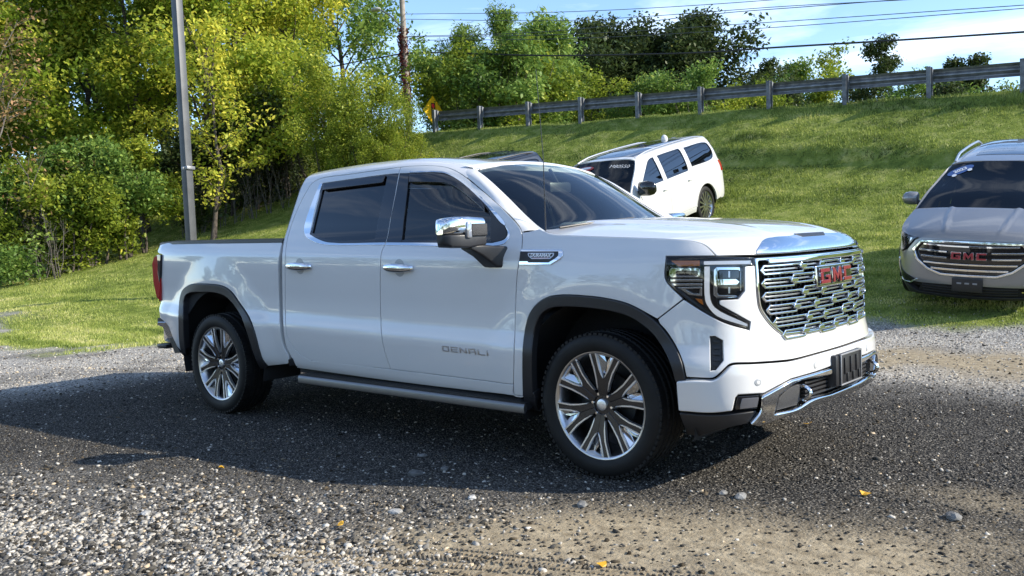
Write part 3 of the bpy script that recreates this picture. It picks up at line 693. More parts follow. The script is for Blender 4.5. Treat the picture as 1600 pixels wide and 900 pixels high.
# chrome hood cap
top = trace_grid(outline([Z1(805, 240, 1), Z1(808, 210), Z1(862, 128), Z1(900, 112), Z1(1060, 95), Z1(1200, 78)], False, 5), hoodf, .8, 1.4, -.86, 0.05)
top[-1, 1] = 0; m_ = top[::-1].copy(); m_[:, 1] *= -1
capl = np.concatenate([[[1.392, 0]], [[1.392, -.35]], [[1.392, top[0, 1]]], top[1:], m_[1:-1], [[1.392, -top[0, 1]]], [[1.392, .35]]])
cap = panel('hood_trim', hs, [capl], CHROME, truck, off=.006, depth=.012, gap=0, bev=.004, res=.02, edge=.02)
panel('trim_notch', hs, [[[top[-1, 0]-.002, -.20], [top[-1, 0]+.028, -.15], [top[-1, 0]+.028, .15], [top[-1, 0]-.002, .20]]], BLACK, cap, off=.008, depth=.004, gap=0, bev=.001)
S0 = TB.Smid
zt = lambda z: TB.t_of(z)
# ---- headlight
hl = [Z1(105, 252, 1), Z1(300, 252), Z1(500, 256), Z1(795, 260, 1), Z1(797, 318, 1), Z1(712, 326, 1), Z1(712, 520, 1), Z1(665, 580, 1), Z1(510, 592, 1), Z1(512, 635, 1), Z1(758, 770, 1), Z1(755, 822, 1), Z1(560, 765), Z1(400, 683), Z1(240, 572), Z1(110, 452, 1), Z1(96, 405, 1)]
hst = TB.tr(hl)
hlamp = panel('headlight', TB, [hst], GLOSSB, truck, off=-.030, depth=.004, gap=-.002, bev=.001, res=.03)
# dark rim
Pn = resample(hst, .012); Pn = Pn if area2(Pn) > 0 else Pn[::-1]; Pi, _, _ = inset(Pn, .007)
panel('lamp_bezel', TB, [Pn, Pi[::-1]], GLOSSB, hlamp, off=-.001, depth=.035, gap=.0005, bev=.001, res=.05, edge=.01)
def lampbit(nm, pts, m, off=-.016, d=.012, hole=None, bev=.002):
    l = [TB.tr(pts, off)]
    if hole: l.append(TB.tr(hole, off))
    return panel(nm, TB, l, m, hlamp, off=off, depth=d, gap=0, bev=bev, res=.02, edge=.008)
RC = lambda x0, y0, x1, y1, c=18: [Z1(x0+c, y0, 1), Z1(x1-c, y0, 1), Z1(x1, y0+c, 1), Z1(x1, y1-c, 1), Z1(x1-c, y1, 1), Z1(x0+c, y1, 1), Z1(x0, y1-c, 1), Z1(x0, y0+c, 1)]
lampbit('turn_signal', [Z1(140, 286, 1), Z1(366, 284, 1), Z1(366, 328, 1), Z1(200, 332, 1)], AMBER)
lampbit('reflector_loop', RC(125, 342, 370, 418), CHROME, hole=RC(182, 366, 350, 404, 8))
lampbit('reflector_bar', [Z1(130, 430, 1), Z1(386, 430, 1), Z1(386, 450, 1), Z1(140, 450, 1)], CHROME)
lampbit('reflector_bar', [Z1(140, 464, 1), Z1(386, 464, 1), Z1(386, 482, 1), Z1(165, 484, 1)], CHROME)
lampbit('reflector_facet', [Z1(188, 494, 1), Z1(384, 490, 1), Z1(384, 566, 1), Z1(285, 556, 1)], CHROME, hole=[Z1(255, 510, 1), Z1(364, 506, 1), Z1(364, 546, 1), Z1(310, 542, 1)])
lampbit('side_marker', [Z1(330, 582, 1), Z1(382, 588, 1), Z1(396, 634, 1), Z1(366, 618, 1)], AMBER)
lampbit('daytime_lamp', [Z1(398, 290, 1), Z1(768, 284, 1), Z1(768, 312, 1), Z1(398, 318, 1)], WLENS, off=-.008)
lampbit('daytime_lamp', [Z1(402, 332, 1), Z1(446, 332, 1), Z1(450, 590), Z1(486, 655), Z1(744, 782, 1), Z1(742, 802, 1), Z1(500, 718), Z1(428, 640), Z1(408, 590)], WLENS, off=-.008)
lampbit('projector_frame', RC(476, 336, 700, 576, 22), CHROME, off=-.014, hole=RC(506, 360, 684, 556, 14))
lampbit('projector_divider', [Z1(496, 430, 1), Z1(650, 428, 1), Z1(680, 450, 1), Z1(660, 474, 1), Z1(496, 480, 1)], CHROME, off=-.010)
for y0, y1 in ((362, 424), (488, 548)):
    pj = lampbit('projector_lens', RC(516, y0, 678, y1, 10), GLOSSB, off=-.018)
    lampbit('projector_ridge', [Z1(590, y0+6, 1), Z1(604, y0+6, 1), Z1(604, y1-6, 1), Z1(590, y1-6, 1)], SATIN, off=-.017, bev=.0005)
panel('lamp_lens', TB, [hst], LENS, hlamp, off=-.002, depth=.002, gap=.004, bev=.0005, res=.025)
mirror_tree(hlamp)
# ---- front bumper upper skin
gl_near = [Z1(800, 318, 1), Z1(806, 400), Z1(815, 560), Z1(832, 660), Z1(880, 740), Z1(940, 810), Z1(1018, 872, 1)]
gst = TB.tr(gl_near, closed=False)
zb = TB.fz(gst[-1, 1])
gbot = np.stack([np.linspace(gst[-1, 0], S0, 14), TB.t_of(zb-.012*np.linspace(0, 1, 14)**.7)], 1)
g_half = np.concatenate([gst, gbot[1:]])                                   # grille border, top outer -> bottom centre
ztop = 1.205
up = [Z1(35, 745, 1), Z1(240, 587, 1), Z1(400, 688), Z1(560, 770), Z1(755, 826, 1), Z1(762, 768, 1), Z1(516, 632, 1), Z1(514, 594, 1), Z1(668, 584, 1), Z1(716, 522, 1), Z1(716, 328, 1), Z1(798, 322, 1)]
upst = TB.tr(up, closed=False)
cre = [Z2(-65, -35, 1), Z2(0, 34), Z2(80, 160), Z2(130, 280), Z2(158, 400, 1), Z2(350, 408, 1), Z2(385, 400), Z2(490, 305, 1), Z2(520, 290), Z2(700, 282), Z2(900, 268), Z2(1000, 256), Z2(1250, 190)]
crst = TB.tr(cre, closed=False); zc = TB.fz(crst[-1, 1])
crc = np.concatenate([crst[:-1], np.stack([np.linspace(crst[-1, 0], S0, 6), np.full(6, crst[-1, 1])], 1)])
half = np.concatenate([g_half[::-1], upst[::-1][1:], crc[1:]]); half = cen(half)
slot = [Z2(352, 82, 1), Z2(385, 80, 1), Z2(442, 112, 1), Z2(447, 265, 1), Z2(388, 338, 1), Z2(358, 342, 1)]
sst = TB.tr(slot); sm = sst.copy(); sm[:, 0] = 2*S0-sm[:, 0]
bumper = panel('front_bumper', TB, [both(half), sst, sm], PAINT, truck, res=.024, depth=.05, bev=.004, edge=.012)
for l in (sst, sm):
    v = panel('air_slot', TB, [l], BLACK, bumper, off=-.03, depth=.002, gap=-.004)
    lo, hi = l.min(0), l.max(0)
    for k in range(5):
        t = lo[1]+(hi[1]-lo[1])*(k+.6)/5.6
        panel('slot_fin', TB, [[[lo[0]+.012, t], [hi[0]-.012, t], [hi[0]-.012, t+.010], [lo[0]+.012, t+.010]]], BLACK, bumper, off=-.012, depth=.02, gap=0, bev=.001)
# lower bumper, standing proud
lw = [Z2(75, 430, 1), Z2(200, 424), Z2(350, 424, 1), Z2(390, 412), Z2(495, 312, 1), Z2(525, 298), Z2(700, 290), Z2(900, 276), Z2(1000, 264), Z2(1250, 196)]
ls = TB.tr(lw, .028, closed=False)
lwb = [Z2(1170, 360), Z2(980, 415, 1), Z2(770, 528, 1), Z2(575, 540, 1), Z2(556, 560, 1), Z2(532, 668, 1), Z2(350, 684), Z2(95, 668, 1)]
lb = TB.tr(lwb, .028, closed=False); zm = lb[0, 1]
hb = np.concatenate([[[S0, zm+.012]], lb, ls, [[S0, ls[-1, 1]]]]); hb = cen(hb)
low = panel('lower_bumper', TB, [both(hb)], PAINT, bumper, off=.028, depth=.05, bev=.008, res=.024, edge=.012)
# parking sensors
for px in (Z2(722, 438), Z2(1170, 305)):
    c = TB.trace([px], .028)[0]
    for cc in (c, [2*S0-c[0], c[1]]):
        a_c = np.linspace(0, 2*np.pi, 20)[:-1]
        panel('parking_sensor', TB, [np.stack([cc[0]+.018*np.cos(a_c), cc[1]+.018*np.sin(a_c)], 1)], mat('sensor_grey', (.36, .37, .38), .3, 0, .5), low, off=.0305, depth=.006, gap=0, bev=.003, edge=.006)
        panel('sensor_face', TB, [np.stack([cc[0]+.0095*np.cos(a_c), cc[1]+.0095*np.sin(a_c)], 1)], PAINT, low, off=.0320, depth=.004, gap=0, bev=.001, edge=.006)
# black valance, with the chrome skid trim
vl = TB.tr([Z2(95, 676, 1), Z2(350, 694), Z2(560, 680), Z2(735, 655, 1), Z2(650, 768, 1), Z2(500, 800), Z2(180, 880, 1), Z2(120, 740)], .02)
valance = panel('valance', TB, [vl], BLACK, bumper, off=.016, depth=.06, bev=.006)
vm = mirror_tree(valance, None); vm.parent = bumper
ct = TB.tr([Z2(648, 768, 1), Z2(735, 655), Z2(748, 540), Z2(770, 528, 1), Z2(980, 412, 1), Z2(1190, 352, 1)], .03, closed=False)
cb = TB.tr([Z2(1300, 585), Z2(1150, 630, 1), Z2(960, 700), Z2(840, 745), Z2(720, 785, 1)], .03, closed=False)
ch = cen(np.concatenate([[[S0, 0]], cb, ct, [[S0, 0]]])); ch[0, 1] = cb[0, 1]+.004; ch[-1, 1] = ct[-1, 1]+.006
it = TB.tr([Z2(1270, 390), Z2(1050, 430), Z2(985, 460, 1), Z2(885, 545, 1), Z2(858, 650), Z2(852, 676, 1), Z2(1020, 636), Z2(1150, 560), Z2(1290, 520)], .03, closed=False)
ih = cen(np.concatenate([[[S0, 0]], it, [[S0, 0]]])); ih[0, 1] = it[0, 1]+.004; ih[-1, 1] = it[-1, 1]+.002
skid = panel('chrome_skid_trim', TB, [both(ch), both(ih)], CHROME, bumper, off=.040, depth=.07, bev=.010, res=.02, edge=.012)
panel('intake_back', TB, [both(ih)], DARK, bumper, off=-.03, depth=.002, gap=-.02)
for px in ([Z2(868, 640, 1), Z2(890, 552, 1), Z2(985, 470), Z2(1058, 446, 1), Z2(1058, 580, 1), Z2(1030, 622, 1), Z2(862, 668, 1)],):
    l = TB.tr(px, .02); ml = l.copy(); ml[:, 0] = 2*S0-ml[:, 0]
    for q_ in (l, ml): panel('intake_block', TB, [q_], MESHG, bumper, off=.016, depth=.05, bev=.004)
fb = TB.tr([Z2(562, 545, 1), Z2(745, 534, 1), Z2(730, 652, 1), Z2(540, 664, 1)], .03)
fbi = TB.tr([Z2(600, 566, 1), Z2(738, 556, 1), Z2(722, 634, 1), Z2(580, 652, 1)], .03)
for flip in (0, 1):
    a1, a2 = fb.copy(), fbi.copy()
    if flip: a1[:, 0] = 2*S0-a1[:, 0]; a2[:, 0] = 2*S0-a2[:, 0]
    fo = panel('fog_lamp', TB, [a1], GLOSSB, bumper, off=.020, depth=.03, bev=.003)
    panel('fog_lens', TB, [a2], mat('fog_lens_grey', (.10, .10, .11), .12, 0, .9), fo, off=.024, depth=.006, bev=.002, gap=0)
# intake slats and tow hooks
zl, zh = TB.fz(it[0, 1]), TB.fz(it[-1, 1]); zl, zh = min(zl, zh), max(zl, zh)
shook = TB.trace([Z2(1085, 520)], .03)[0]
for k in range(4):
    z = zl+(zh-zl)*(k+.5)/4; w = abs(S0-shook[0])-.05
    panel('intake_slat', TB, [[[S0-w, zt(z)-.006], [S0+w, zt(z)-.006], [S0+w, zt(z)+.006], [S0-w, zt(z)+.006]]], BLACK, bumper, off=.004, depth=.04, gap=0, bev=.002)
for s in (-1, 1):
    cc = TB.P(np.array([shook[0] if s < 0 else 2*S0-shook[0]]), np.array([shook[1]]))[0]
    mb = MB(); mb.tube([(cc[0]+.055*math.cos(a)+.005, cc[1], cc[2]+.036*math.sin(a)) for a in np.linspace(0, 2*np.pi, 25)], .011, 8, False); mb.build('tow_hook', CHROME, bumper)
# number plate bracket (no plate on it)
pc = TB.P(np.array([S0]), np.array([zt(.565)]))[0]
mb = MB(); mb.box((pc[0]+.040, 0, .548), (.03, .31, .17), None, .008); mb.box((pc[0]+.01, -.17, .545), (.08, .05, .17), None, .01); mb.box((pc[0]+.01, .17, .545), (.08, .05, .17), None, .01)
pb = mb.build('plate_bracket', BLACK, bumper)
mb = MB(); mb.box((pc[0]+.058, 0, .630), (.008, .305, .010), None, .003); mb.box((pc[0]+.058, 0, .466), (.008, .305, .010), None, .003)
for s in (-1, 1): mb.box((pc[0]+.058, s*.148, .548), (.008, .010, .16), None, .003)
mb.build('plate_frame', mat('plate_silver', (.34, .34, .35), .4, .6), pb)
mb = MB()
for yy in (-.085, .0, .085):
    mb.box((pc[0]+.058, yy, .565), (.010, .03, .09), None, .003); mb.box((pc[0]+.058, yy+.03, .50), (.010, .02, .05), None, .003)
mb.build('bracket_rib', BLACK, pb)
# ---- grille
gtop = np.array([[S0, zt(ztop+.004)], [gst[0, 0]+.0, zt(ztop+.004)]])
gh = np.concatenate([[[S0, zt(ztop)]], [[(S0+gst[0, 0])/2, zt(ztop)]], [[gst[0, 0], zt(ztop)]], g_half[1:]]); gh = cen(gh)
grille = panel('grille', TB, [both(gh)], DARK, truck, off=-.060, depth=.002, gap=-.03, res=.04)
go = resample(both(gh), .015); go = go if area2(go) > 0 else go[::-1]; gi, _, _ = inset(go, .016)
panel('grille_surround', TB, [go, gi[::-1]], CHROME, grille, off=.006, depth=.05, gap=.0, bev=.005, res=.03, edge=.012)
panel('grille_top_bar', TB, [[[S0-.66, zt(1.172)], [S0+.66, zt(1.172)], [S0+.66, zt(1.196)], [S0-.66, zt(1.196)]]], CHROME, grille, off=.020, depth=.04, gap=0, bev=.005)
for k in range(26):
    s = S0-.62+1.24*k/25
    z0 = .82+.18*max(0, abs(s-S0)-.42)
    panel('grille_mesh_rib', TB, [[[s-.004, zt(z0)], [s+.004, zt(z0)], [s+.004, zt(1.17)], [s-.004, zt(1.17)]]], GLOSSB, grille, off=-.03, depth=.02, gap=0, bev=.001, edge=.05)
zr = np.linspace(1.146, .806, 6)
gw = lambda z: np.interp(z, [.78, .82, .86, .90, 1.0, 1.2], [abs(S0-g_half[-16, 0])-.02, abs(S0-np.interp(zt(.82), g_half[:, 1][::-1], g_half[:, 0][::-1]))-.02, abs(S0-np.interp(zt(.86), g_half[:, 1][::-1], g_half[:, 0][::-1]))-.02, abs(S0-np.interp(zt(.90), g_half[:, 1][::-1], g_half[:, 0][::-1]))-.02, abs(S0-np.interp(zt(1.0), g_half[:, 1][::-1], g_half[:, 0][::-1]))-.02, abs(S0-gst[0, 0])-.02])
def hexloop(s0, s1, z, h, th, o):
    c = h*.5
    ol = [[s0, zt(z)], [s0+c, zt(z+h/2)], [s1-c, zt(z+h/2)], [s1, zt(z)], [s1-c, zt(z-h/2)], [s0+c, zt(z-h/2)]]
    hh = h/2-th; ci = hh
    il = [[s0+th*1.6, zt(z)], [s0+th*1.6+ci, zt(z+hh)], [s1-th*1.6-ci, zt(z+hh)], [s1-th*1.6, zt(z)], [s1-th*1.6-ci, zt(z-hh)], [s0+th*1.6+ci, zt(z-hh)]]
    return panel('grille_bar', TB, [ol, il[::-1]], CHROME, grille, off=o, depth=.035, gap=0, bev=.004, res=.04, edge=.02)
for r, z in enumerate(zr):
    w = gw(z); h = .053
    if r % 2 == 0: segs = [(-w, -w*.46), (-w*.54, -w*.16), (-w*.24, w*.24), (w*.16, w*.54), (w*.46, w)]
    else: segs = [(-w, -w*.60), (-w*.68, -w*.30), (-w*.38, w*.02), (-w*.06, w*.38), (w*.30, w*.68), (w*.60, w)]
    for i, (a, b) in enumerate(segs):
        panel('grille_blade', TB, [[[S0+a+.035, zt(z+(.008 if i % 2 else -.005))-.0045], [S0+b-.035, zt(z+(.008 if i % 2 else -.005))-.0045], [S0+b-.035, zt(z+(.008 if i % 2 else -.005))+.0045], [S0+a+.035, zt(z+(.008 if i % 2 else -.005))+.0045]]], SATIN, grille, off=-.004, depth=.02, gap=0, bev=.002)
        hexloop(S0+a, S0+b, z+(.008 if i % 2 else -.005), h, .0125, .010+(.004 if i % 2 else 0))
    for i, (a, b) in enumerate(zip(segs[:-1], segs[1:])):
        sm_ = S0+(a[1]+b[0])/2
        panel('grille_link', TB, [[[sm_-.035, zt(z+.002)-.011], [sm_+.035, zt(z+.002)-.011], [sm_+.030, zt(z+.002)+.012], [sm_-.030, zt(z+.002)+.012]]], CHROME, grille, off=.018, depth=.03, gap=0, bev=.004)
# badge
bz = 1.082
panel('badge_back', TB, [[[S0-.245, zt(bz-.058)], [S0+.245, zt(bz-.058)], [S0+.245, zt(bz+.058)], [S0-.245, zt(bz+.058)]]], CHROME, grille, off=.024, depth=.03, gap=0, bev=.006)
panel('badge_field', TB, [[[S0-.233, zt(bz-.049)], [S0+.233, zt(bz-.049)], [S0+.233, zt(bz+.049)], [S0-.233, zt(bz+.049)]]], GLOSSB, grille, off=.026, depth=.004, gap=0, bev=.001)
em = strokes('emblem_edge', [[[(x*1.0, y) for x, y in pl] for pl in LET[c]] for c in 'GMC'], TB, S0-.2215, zt(bz)-.044, .129, .088, .028, .02, CHROME, grille, .032, depth=.008)
em = strokes('emblem', [[[(.5+(x-.5)*.90, .5+(y-.5)*.88) for x, y in pl] for pl in LET[c]] for c in 'GMC'], TB, S0-.2215, zt(bz)-.044, .129, .088, .028, .02, REDBADGE, grille, .036, depth=.006)
# ---- mirrors
def mirror_shell(nm, rings, m, parent):
    k = len(rings[0]); V = [p for r in rings for p in r]; F = []
    for i in range(len(rings)-1):
        for j2 in range(k): F.append((i*k+j2, i*k+(j2+1) % k, (i+1)*k+(j2+1) % k, (i+1)*k+j2))
    F.append(tuple(range(k))[::-1]); F.append(tuple((len(rings)-1)*k+j2 for j2 in range(k)))
    me = mesh_np(nm, np.array(V), F); me.set_sharp_from_angle(angle=math.radians(40)); return link(nm, me, m, parent)
mr = empty('side_mirror'); mr.parent = truck
def mring(y, x0, x1, z0, z1, r=.03, n=5):
    pts = []
    for cx, cz, a0 in ((x1-r, z1-r, 0), (x0+r, z1-r, 90), (x0+r, z0+r, 180), (x1-r, z0+r, 270)):
        for k in range(n): a = math.radians(a0+90*k/(n-1)); pts.append((cx+r*math.cos(a), y, cz+r*math.sin(a)))
    return pts
mx0, mx1 = -.86, -.72
yo, yi = -1.340, -1.055
zlo, zhi = 1.285, 1.465; zsp = 1.365
mirror_shell('mirror_base', [mring(yo+.005, mx0+.02, mx1-.055, zlo+.03, zsp, .012), mring(yo+.03, mx0, mx1-.025, zlo+.008, zsp, .012), mring(-1.2, mx0, mx1-.002, zlo, zsp, .012), mring(yi+.0, mx0, mx1+.006, zlo+.012, zsp, .012)], BLACK, mr)
mirror_shell('mirror_cap', [mring(yo, mx0+.02, mx1-.06, zsp+.001, zhi-.035, .015), mring(yo+.02, mx0, mx1-.03, zsp+.001, zhi-.01, .02), mring(yo+.06, mx0-.005, mx1-.01, zsp+.001, zhi, .025), mring(-1.18, mx0-.005, mx1+.004, zsp+.001, zhi, .025), mring(yi-.01, mx0, mx1+.010, zsp+.001, zhi-.008, .025), mring(yi, mx0+.01, mx1+.0, zsp+.001, zhi-.02, .02)], CHROME, mr)
mb = MB(); mb.box((mx1+.002, -1.115, 1.388), (.03, .125, .072), Euler((0, 0, math.radians(-3))), .008); mb.build('camera_panel', MESHG, mr)
mb = MB(); mb.box((mx1-.002, -1.197, 1.388), (.032, .040, .095), Euler((0, 0, math.radians(-8))), .012); mb.build('mirror_lamp', mat('mirror_lamp_lens', (.45, .46, .48), .12, .6), mr)
mb = MB(); mb.box((mx0-.004, -1.185, 1.38), (.006, .22, .15), None, .002); mb.build('mirror_glass', CHROME, mr)
mirror_shell('mirror_arm', [mring(-1.16, -.82, -.735, 1.275, 1.30, .01), mring(-1.08, -.81, -.715, 1.23, 1.30, .015), mring(-1.02, -.78, -.665, 1.165, 1.29, .015), mring(-.965, -.75, -.63, 1.155, 1.285, .015)], BLACK, mr)
mm = mr.copy(); COL.objects.link(mm); mm.parent = truck; mm.scale = (1, -1, 1)
for c in list(mr.children): d = c.copy(); COL.objects.link(d); d.parent = mm
# antenna
mb = MB(); ab = onaxis((853, 362), 1, -.80); mb.tube([ab, ab+np.array([0, 0, .45]), ab+np.array([-.03, 0, .95])], [.004, .0025, .0018], 6); mb.build('antenna', BLACK, truck)
# ---- interior
mb = MB(); mb.box((-1.75, 0, .72), (2.0, 1.66, .06)); mb.box((-2.72, 0, 1.05), (.05, 1.6, .6)); mb.build('cabin_floor', LEATHER, truck)
db = MB(); db.box((-.72, 0, 1.13), (.55, 1.66, .34), None, .08); db.box((-.86, .40, 1.335), (.20, .42, .07), None, .03); db.build('dashboard', LEATHER, truck)
for y in (-.42, .42):
    for x in (-1.75, -2.45):
        mb = MB(); mb.box((x+.12, y, .92), (.52, .52, .16), None, .06); mb.box((x-.16, y, 1.25), (.16, .52, .62), Euler((0, math.radians(-14), 0)), .06); mb.box((x-.25, y, 1.60), (.10, .27, .17), Euler((0, math.radians(-10), 0)), .04)
        mb.build('seat', LEATHER, truck)
mb = MB(); Rw = Euler((0, math.radians(-62), 0)).to_matrix()
mb.tube([Vector((-1.12, .42, 1.24))+Rw @ Vector((.185*math.cos(a), .185*math.sin(a), 0)) for a in np.linspace(0, 2*np.pi, 33)], .016, 8, False)
mb.tube([Vector((-1.12, .42, 1.24))+Rw @ Vector((0, -.18, 0)), Vector((-1.12, .42, 1.24))+Rw @ Vector((0, .18, 0))], .02, 6); mb.tube([(-1.12, .42, 1.24), (-.8, .42, 1.15)], .035, 8)
mb.build('steering_wheel', LEATHER, truck)
mb = MB(); mb.box((-.98, 0, 1.66), (.05, .24, .07), None, .015); mb.tube([(-.98, 0, 1.68), (-1.05, 0, 1.79)], .012, 6); mb.build('rear_view_mirror', BLACK, truck)
mb = MB(); mb.box((-1.95, 0, 1.80), (1.5, 1.20, .02)); mb.build('headliner', mat('headliner', (.35, .35, .34), .9), truck)
# ---- wheels
def wheel(steer=0):
    w = empty('wheel'); 
    mb = MB(); P = [(-.108, .286), (-.122, .292), (-.134, .306), (-.1405, .335), (-.139, .362), (-.131, .383), (-.118, .3955), (-.100, .3995)]
    gr = [(-.078, .402), (-.074, .392), (-.066, .392), (-.062, .402), (-.030, .404), (-.026, .393), (-.018, .393), (-.014, .404)]
    prof = P+gr+[(-a, r) for a, r in (gr+[])[::-1]]+[(-a, r) for a, r in P[::-1]]
    mb.lathe(prof, 'y', 96)
    for k in range(72):
        a = 2*math.pi*k/72
        for s in (-1, 1):
            rot = Euler((0, -a, 0)).to_matrix(); c = rot @ Vector((.3935, s*.113, 0)); 
            mb.box(c, (.014, .034, .022), Euler((s*.25, -a, 0), 'XYZ') if False else Euler((0, -a, 0)))
        for s, yy in ((-1, -.046), (1, .046), (1, 0)):
            a2 = a+.02*yy*100; rot = Euler((0, -a2, 0)).to_matrix(); mb.box(rot @ Vector((.4015, yy, 0)), (.008, .026, .025), Euler((0, -a2, 0)))
    tire = mb.build('tyre', RUBBER, w, 30)
    mb = MB(); mb.lathe([(-.118, .2925), (-.124, .300), (-.127, .299), (-.127, .291), (-.118, .283), (-.106, .277), (-.07, .262), (.10, .250), (.11, .28)], 'y', 96)
    rim = mb.build('rim', SATIN, w, 50)
    mb = MB(); mb.lathe([(-.02, .0), (-.02, .17), (.0, .17), (.0, .0)], 'y', 48); mb.lathe([(-.05, .0), (-.05, .08), (-.02, .085)], 'y', 32); mb.lathe([(.06, .0), (.06, .256)], 'y', 48)
    mb.build('brake_disc', mat('brake_iron', (.05, .05, .05), .5, .6), w)
    pol = lambda r, th: (r*math.cos(th), r*math.sin(th))
    dz = lambda r: -.121+.030*max(0, (.26-r)/.26)**1.2          # dish: spokes sink towards the hub
    def plate(mb, poly, front_add, back):
        def f0(a, b): return Vector((a, dz(math.hypot(a, b))+front_add, b))
        def f1(a, b): return Vector((a, dz(math.hypot(a, b))+back, b))
        mb.prism(poly, f0, f1, .002)
    for k in range(6):
        th = math.radians(60*k+30); R = math.radians
        ed = MB()
        for s in (-1, 1):
            o_ = lambda r, d: pol(r, th+s*R(d))
            face = [o_(.055, 27), o_(.10, 21.5), o_(.14, 18.6), o_(.20, 17.8), o_(.289, 20), o_(.289, 11.3), o_(.20, 7.6), o_(.165, 3.8), o_(.148, 0), o_(.055, 0)]
            am = MB(); plate(am, face if s > 0 else face[::-1], .001, .035); am.build('spoke_arm', GREYRIM, rim, 30)
            e1 = [o_(.088, 23.6), o_(.10, 22.0), o_(.14, 19.2), o_(.20, 18.4), o_(.289, 20.7), o_(.289, 18.4), o_(.20, 15.9), o_(.14, 16.2), o_(.10, 18.8)]
            e2 = [o_(.152, .6), o_(.168, 5.6), o_(.20, 9.0), o_(.289, 13.0), o_(.289, 10.8), o_(.20, 6.8), o_(.165, 2.0)]
            for e in (e1, e2): plate(ed, e if s > 0 else e[::-1], -.0025, .02)
        ed.build('spoke_edge', SILVER, rim, 30)
        ins = MB()
        for s in (-1, 1):
            pk = [pol(.172, th+s*R(.2)), pol(.178, th+s*R(3.0)), pol(.20, th+s*R(6.4)), pol(.287, th+s*R(10.6)), pol(.287, th+s*R(5)), pol(.24, th+s*R(.4))]
            v = [(a, dz(math.hypot(a, b))+(.012 if i in (1, 2, 3) else .030), b) for i, (a, b) in enumerate(pk)]
            vs = [ins.bm.verts.new(p) for p in v]; ins.bm.faces.new(vs if s > 0 else vs[::-1])
        ins.build('spoke_insert', CHROME, rim, 0)
    mb = MB(); mb.lathe([(-.103, .0), (-.104, .02), (-.100, .031), (-.085, .034), (-.07, .034)], 'y', 32); mb.build('hub_cap', SILVER, w, 40)
    for k in range(6):
        th = math.radians(60*k); c = (.0625*math.cos(th), 0, .0625*math.sin(th))
        mb = MB(); mb.lathe([(-.098, .0), (-.098, .007), (-.094, .010), (-.06, .0105)], 'y', 12, c); mb.build('lug_nut', CHROME, w, 40)
    mb = MB(); mb.lathe([(-.088, .03), (-.088, .075), (-.07, .088), (-.05, .088)], 'y', 36); mb.build('hub', GREYRIM, w, 40)
    mb = MB(); mb.tube([(.285*math.cos(2.3), -.11, .285*math.sin(2.3)), (.27*math.cos(2.3), -.135, .27*math.sin(2.3))], .004, 6); mb.build('valve', BLACK, w)
    return w
def tree_copy(o, parent=None):
    c = o.copy(); COL.objects.link(c)
    if parent is not None: c.parent = parent
    for ch in o.children: tree_copy(ch, c)
    return c
w0 = wheel(); w0.parent = truck; w0.location = (0, -.860, .401); w0.rotation_euler = (0, math.radians(9), 0)
for k, (x, y, rz, ry) in enumerate(((-3.745, -.860, 0, 31), (0, .860, math.pi, 12), (-3.745, .860, math.pi, 44))):
    c = tree_copy(w0, None); c.parent = truck; c.location = (x, y, .401); c.rotation_euler = (0, math.radians(ry), rz)
# ------------------------------------------------------------------ parked vehicles on the slope
def simple_wheel(R, rr, wd, parent, loc, rim_m, flip, nsp=10, side_col=RUBBER):
    w = empty('wheel'); w.parent = parent; w.location = loc; w.rotation_euler = (0, 0, math.pi if flip else 0); h = wd/2
    mb = MB(); mb.lathe([(-h*.8, rr), (-h*.98, rr+.02), (-h, (R+rr)/2), (-h*.93, R-.02), (-h*.75, R-.003), (-h*.3, R), (h*.3, R), (h*.75, R-.003), (h*.93, R-.02), (h, (R+rr)/2), (h*.8, rr)], 'y', 48); mb.build('tyre', RUBBER, w, 40)
    mb = MB(); mb.lathe([(-h*.82, rr+.004), (-h*.9, rr), (-h*.6, rr-.03), (h*.5, rr-.04)], 'y', 48); rim = mb.build('rim', rim_m, w, 40)
    for k in range(nsp):
        a = 2*math.pi*k/nsp; mb = MB(); c, s = math.cos(a), math.sin(a)
        pl = [(.03, -.022), (rr*.6, -.012), (rr-.012, -.024), (rr-.012, .024), (rr*.6, .012), (.03, .022)]
        mb.prism(pl, lambda u, v: Vector((u*c-v*s, -h*.82, u*s+v*c)), lambda u, v: Vector((u*c-v*s, -h*.5, u*s+v*c)), .002); mb.build('spoke', rim_m, rim, 30)
    mb = MB(); mb.lathe([(-h*.3, 0), (-h*.3, rr-.04)], 'y', 32); mb.build('brake_disc', DARK, w)
    mb = MB(); mb.lathe([(-h*.88, 0), (-h*.88, .03), (-h*.7, .045)], 'y', 20); mb.build('hub_cap', rim_m, w)
    return w
